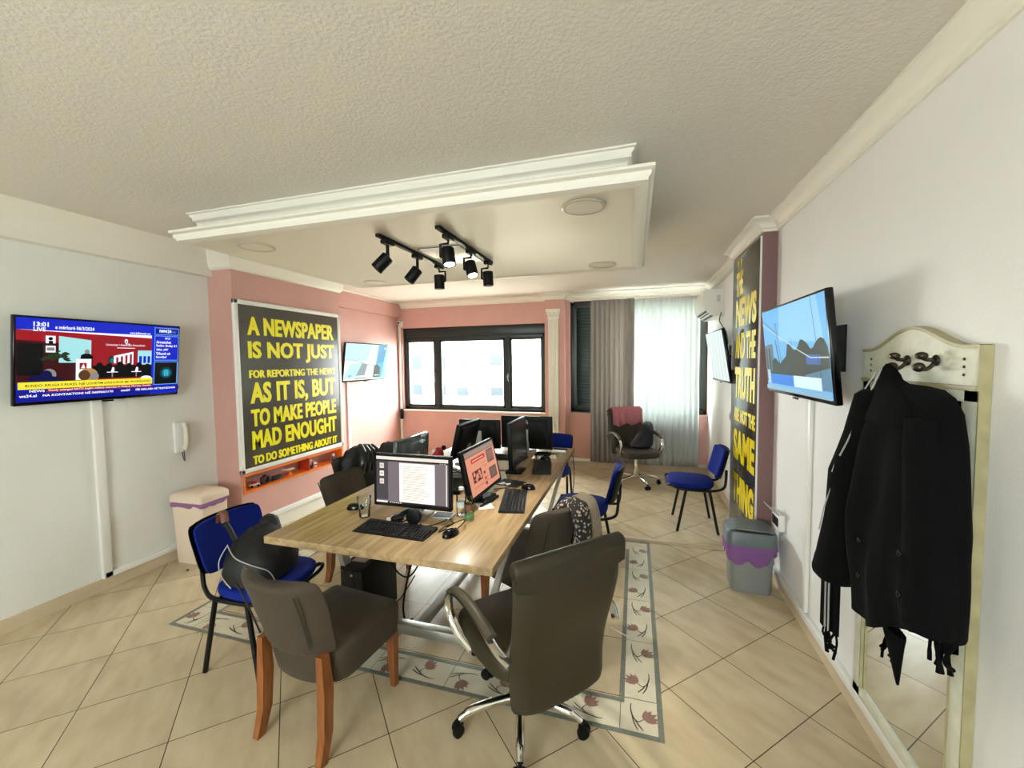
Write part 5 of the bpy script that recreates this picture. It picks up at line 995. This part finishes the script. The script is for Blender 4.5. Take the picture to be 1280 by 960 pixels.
oz = thing('cable_bundle', 'tangle of white and black cables in the middle of the table', 'cables', (-1.30, 2.93, tt)); rnd = random.Random(9)
for k in range(7):
    P_ = [(rnd.uniform(-.12, .12), rnd.uniform(-.14, .14), .006+.006*k+(.05 if i in (2, 3) else 0)*rnd.random()) for i in range(6)]; MB().tube(smooth_pts(P_, 5), .0035, n=6).build('cable', M_whitep if k % 2 else M_black, oz)
MB().box(-.13, .13, .10, .15, 0, .035, bev=.006).build('power_strip', M_whitep, oz)
rb = thing('soft_toy', 'red and white bundle with a black knob at the far left of the table', 'toy', (-1.79, 3.50, tt+.012), .3)
MB().rings(blob(interp([(0, 0, 0, .04, .06), (.03, 0, 0, .055, .075), (.07, 0, 0, .045, .06), (.095, 0, 0, .015, .02)], 3), 18, 2.2, .014, 9, 3)).build('bundle', mat('red_cloth', '#b02a2c', .7, var=.35, vscale=25), rb); MB().sphere((.045, .055, .085), .024).build('knob', M_black, rb); MB().sphere((-.03, -.03, .06), .028, .02, .03).build('white_patch', M_whitep, rb)
pcx = thing('computer_tower', 'black computer tower on the floor under the left of the table', 'computer', (-1.70, 2.30, .0015), .03)
MB().box(-.085, .085, -.19, .19, .012, .42, bev=.006).build('case', M_black, pcx); fp = MB(); fp.box(-.075, .075, -.194, -.19, .03, .40, bev=.002); fp.build('front_panel', M_gloss, pcx); MB().box(-.05, .05, -.12, -.04, .42, .426, bev=.002).build('top_grille', M_steel, pcx); MB().lathe([(.008, 0), (.008, .003)], 0, 12, Matrix.Translation((0, -.195, .37)) @ Matrix.Rotation(PI/2, 4, 'X')).build('power_button', M_steel, pcx)
for sx in (-.06, .06):
    for sy in (-.15, .15): MB().lathe([(.014, 0), (.012, .013)], 0, 12, cx=sx, cy=sy).build('foot', M_black, pcx)
cable('black power cord drooping from the computer tower', [(-1.615, 2.30, .38), (-1.56, 2.30, .40), (-1.50, 2.33, .30), (-1.44, 2.36, .27), (-1.38, 2.40, .36), (-1.34, 2.45, .52), (-1.30, 2.5, .69)], .006)
cable('bundle cord hanging from the table top to the floor by the tower', [(-1.36, 2.46, .69), (-1.40, 2.42, .50), (-1.45, 2.37, .28), (-1.47, 2.33, .10), (-1.44, 2.30, .006), (-1.40, 2.33, .005)], .007)
cable('thin loose cord on the floor beside the computer tower', [(-1.60, 2.36, .10), (-1.52, 2.34, .10), (-1.45, 2.36, .20), (-1.42, 2.40, .26)], .004)
cable('thin black cord hanging at the far right table corner', [(-.615, 4.18, .75), (-.60, 4.2, .55), (-.62, 4.22, .25), (-.64, 4.2, .008)], .004)
sw = thing('cotton_swab', 'white cotton swab dropped on the floor inlay at the right', 'swab', (-.09, 2.56, .0048), -.55)
MB().tube([(-.05, 0, 0), (.06, 0, 0)], .0022, n=8).build('stick', M_whitep, sw); MB().sphere((-.055, 0, 0.0005), .011, .0042, .0042, n=10).build('tip', M_whitep, sw)
tag(MB().lathe([(.009, .0015), (.011, .004), (.006, .009)], 0, 10, cx=-3.54, cy=2.40).build('bottle_cap', M_black), 'small dark cap lying on the floor before the cream bin', 'cap')
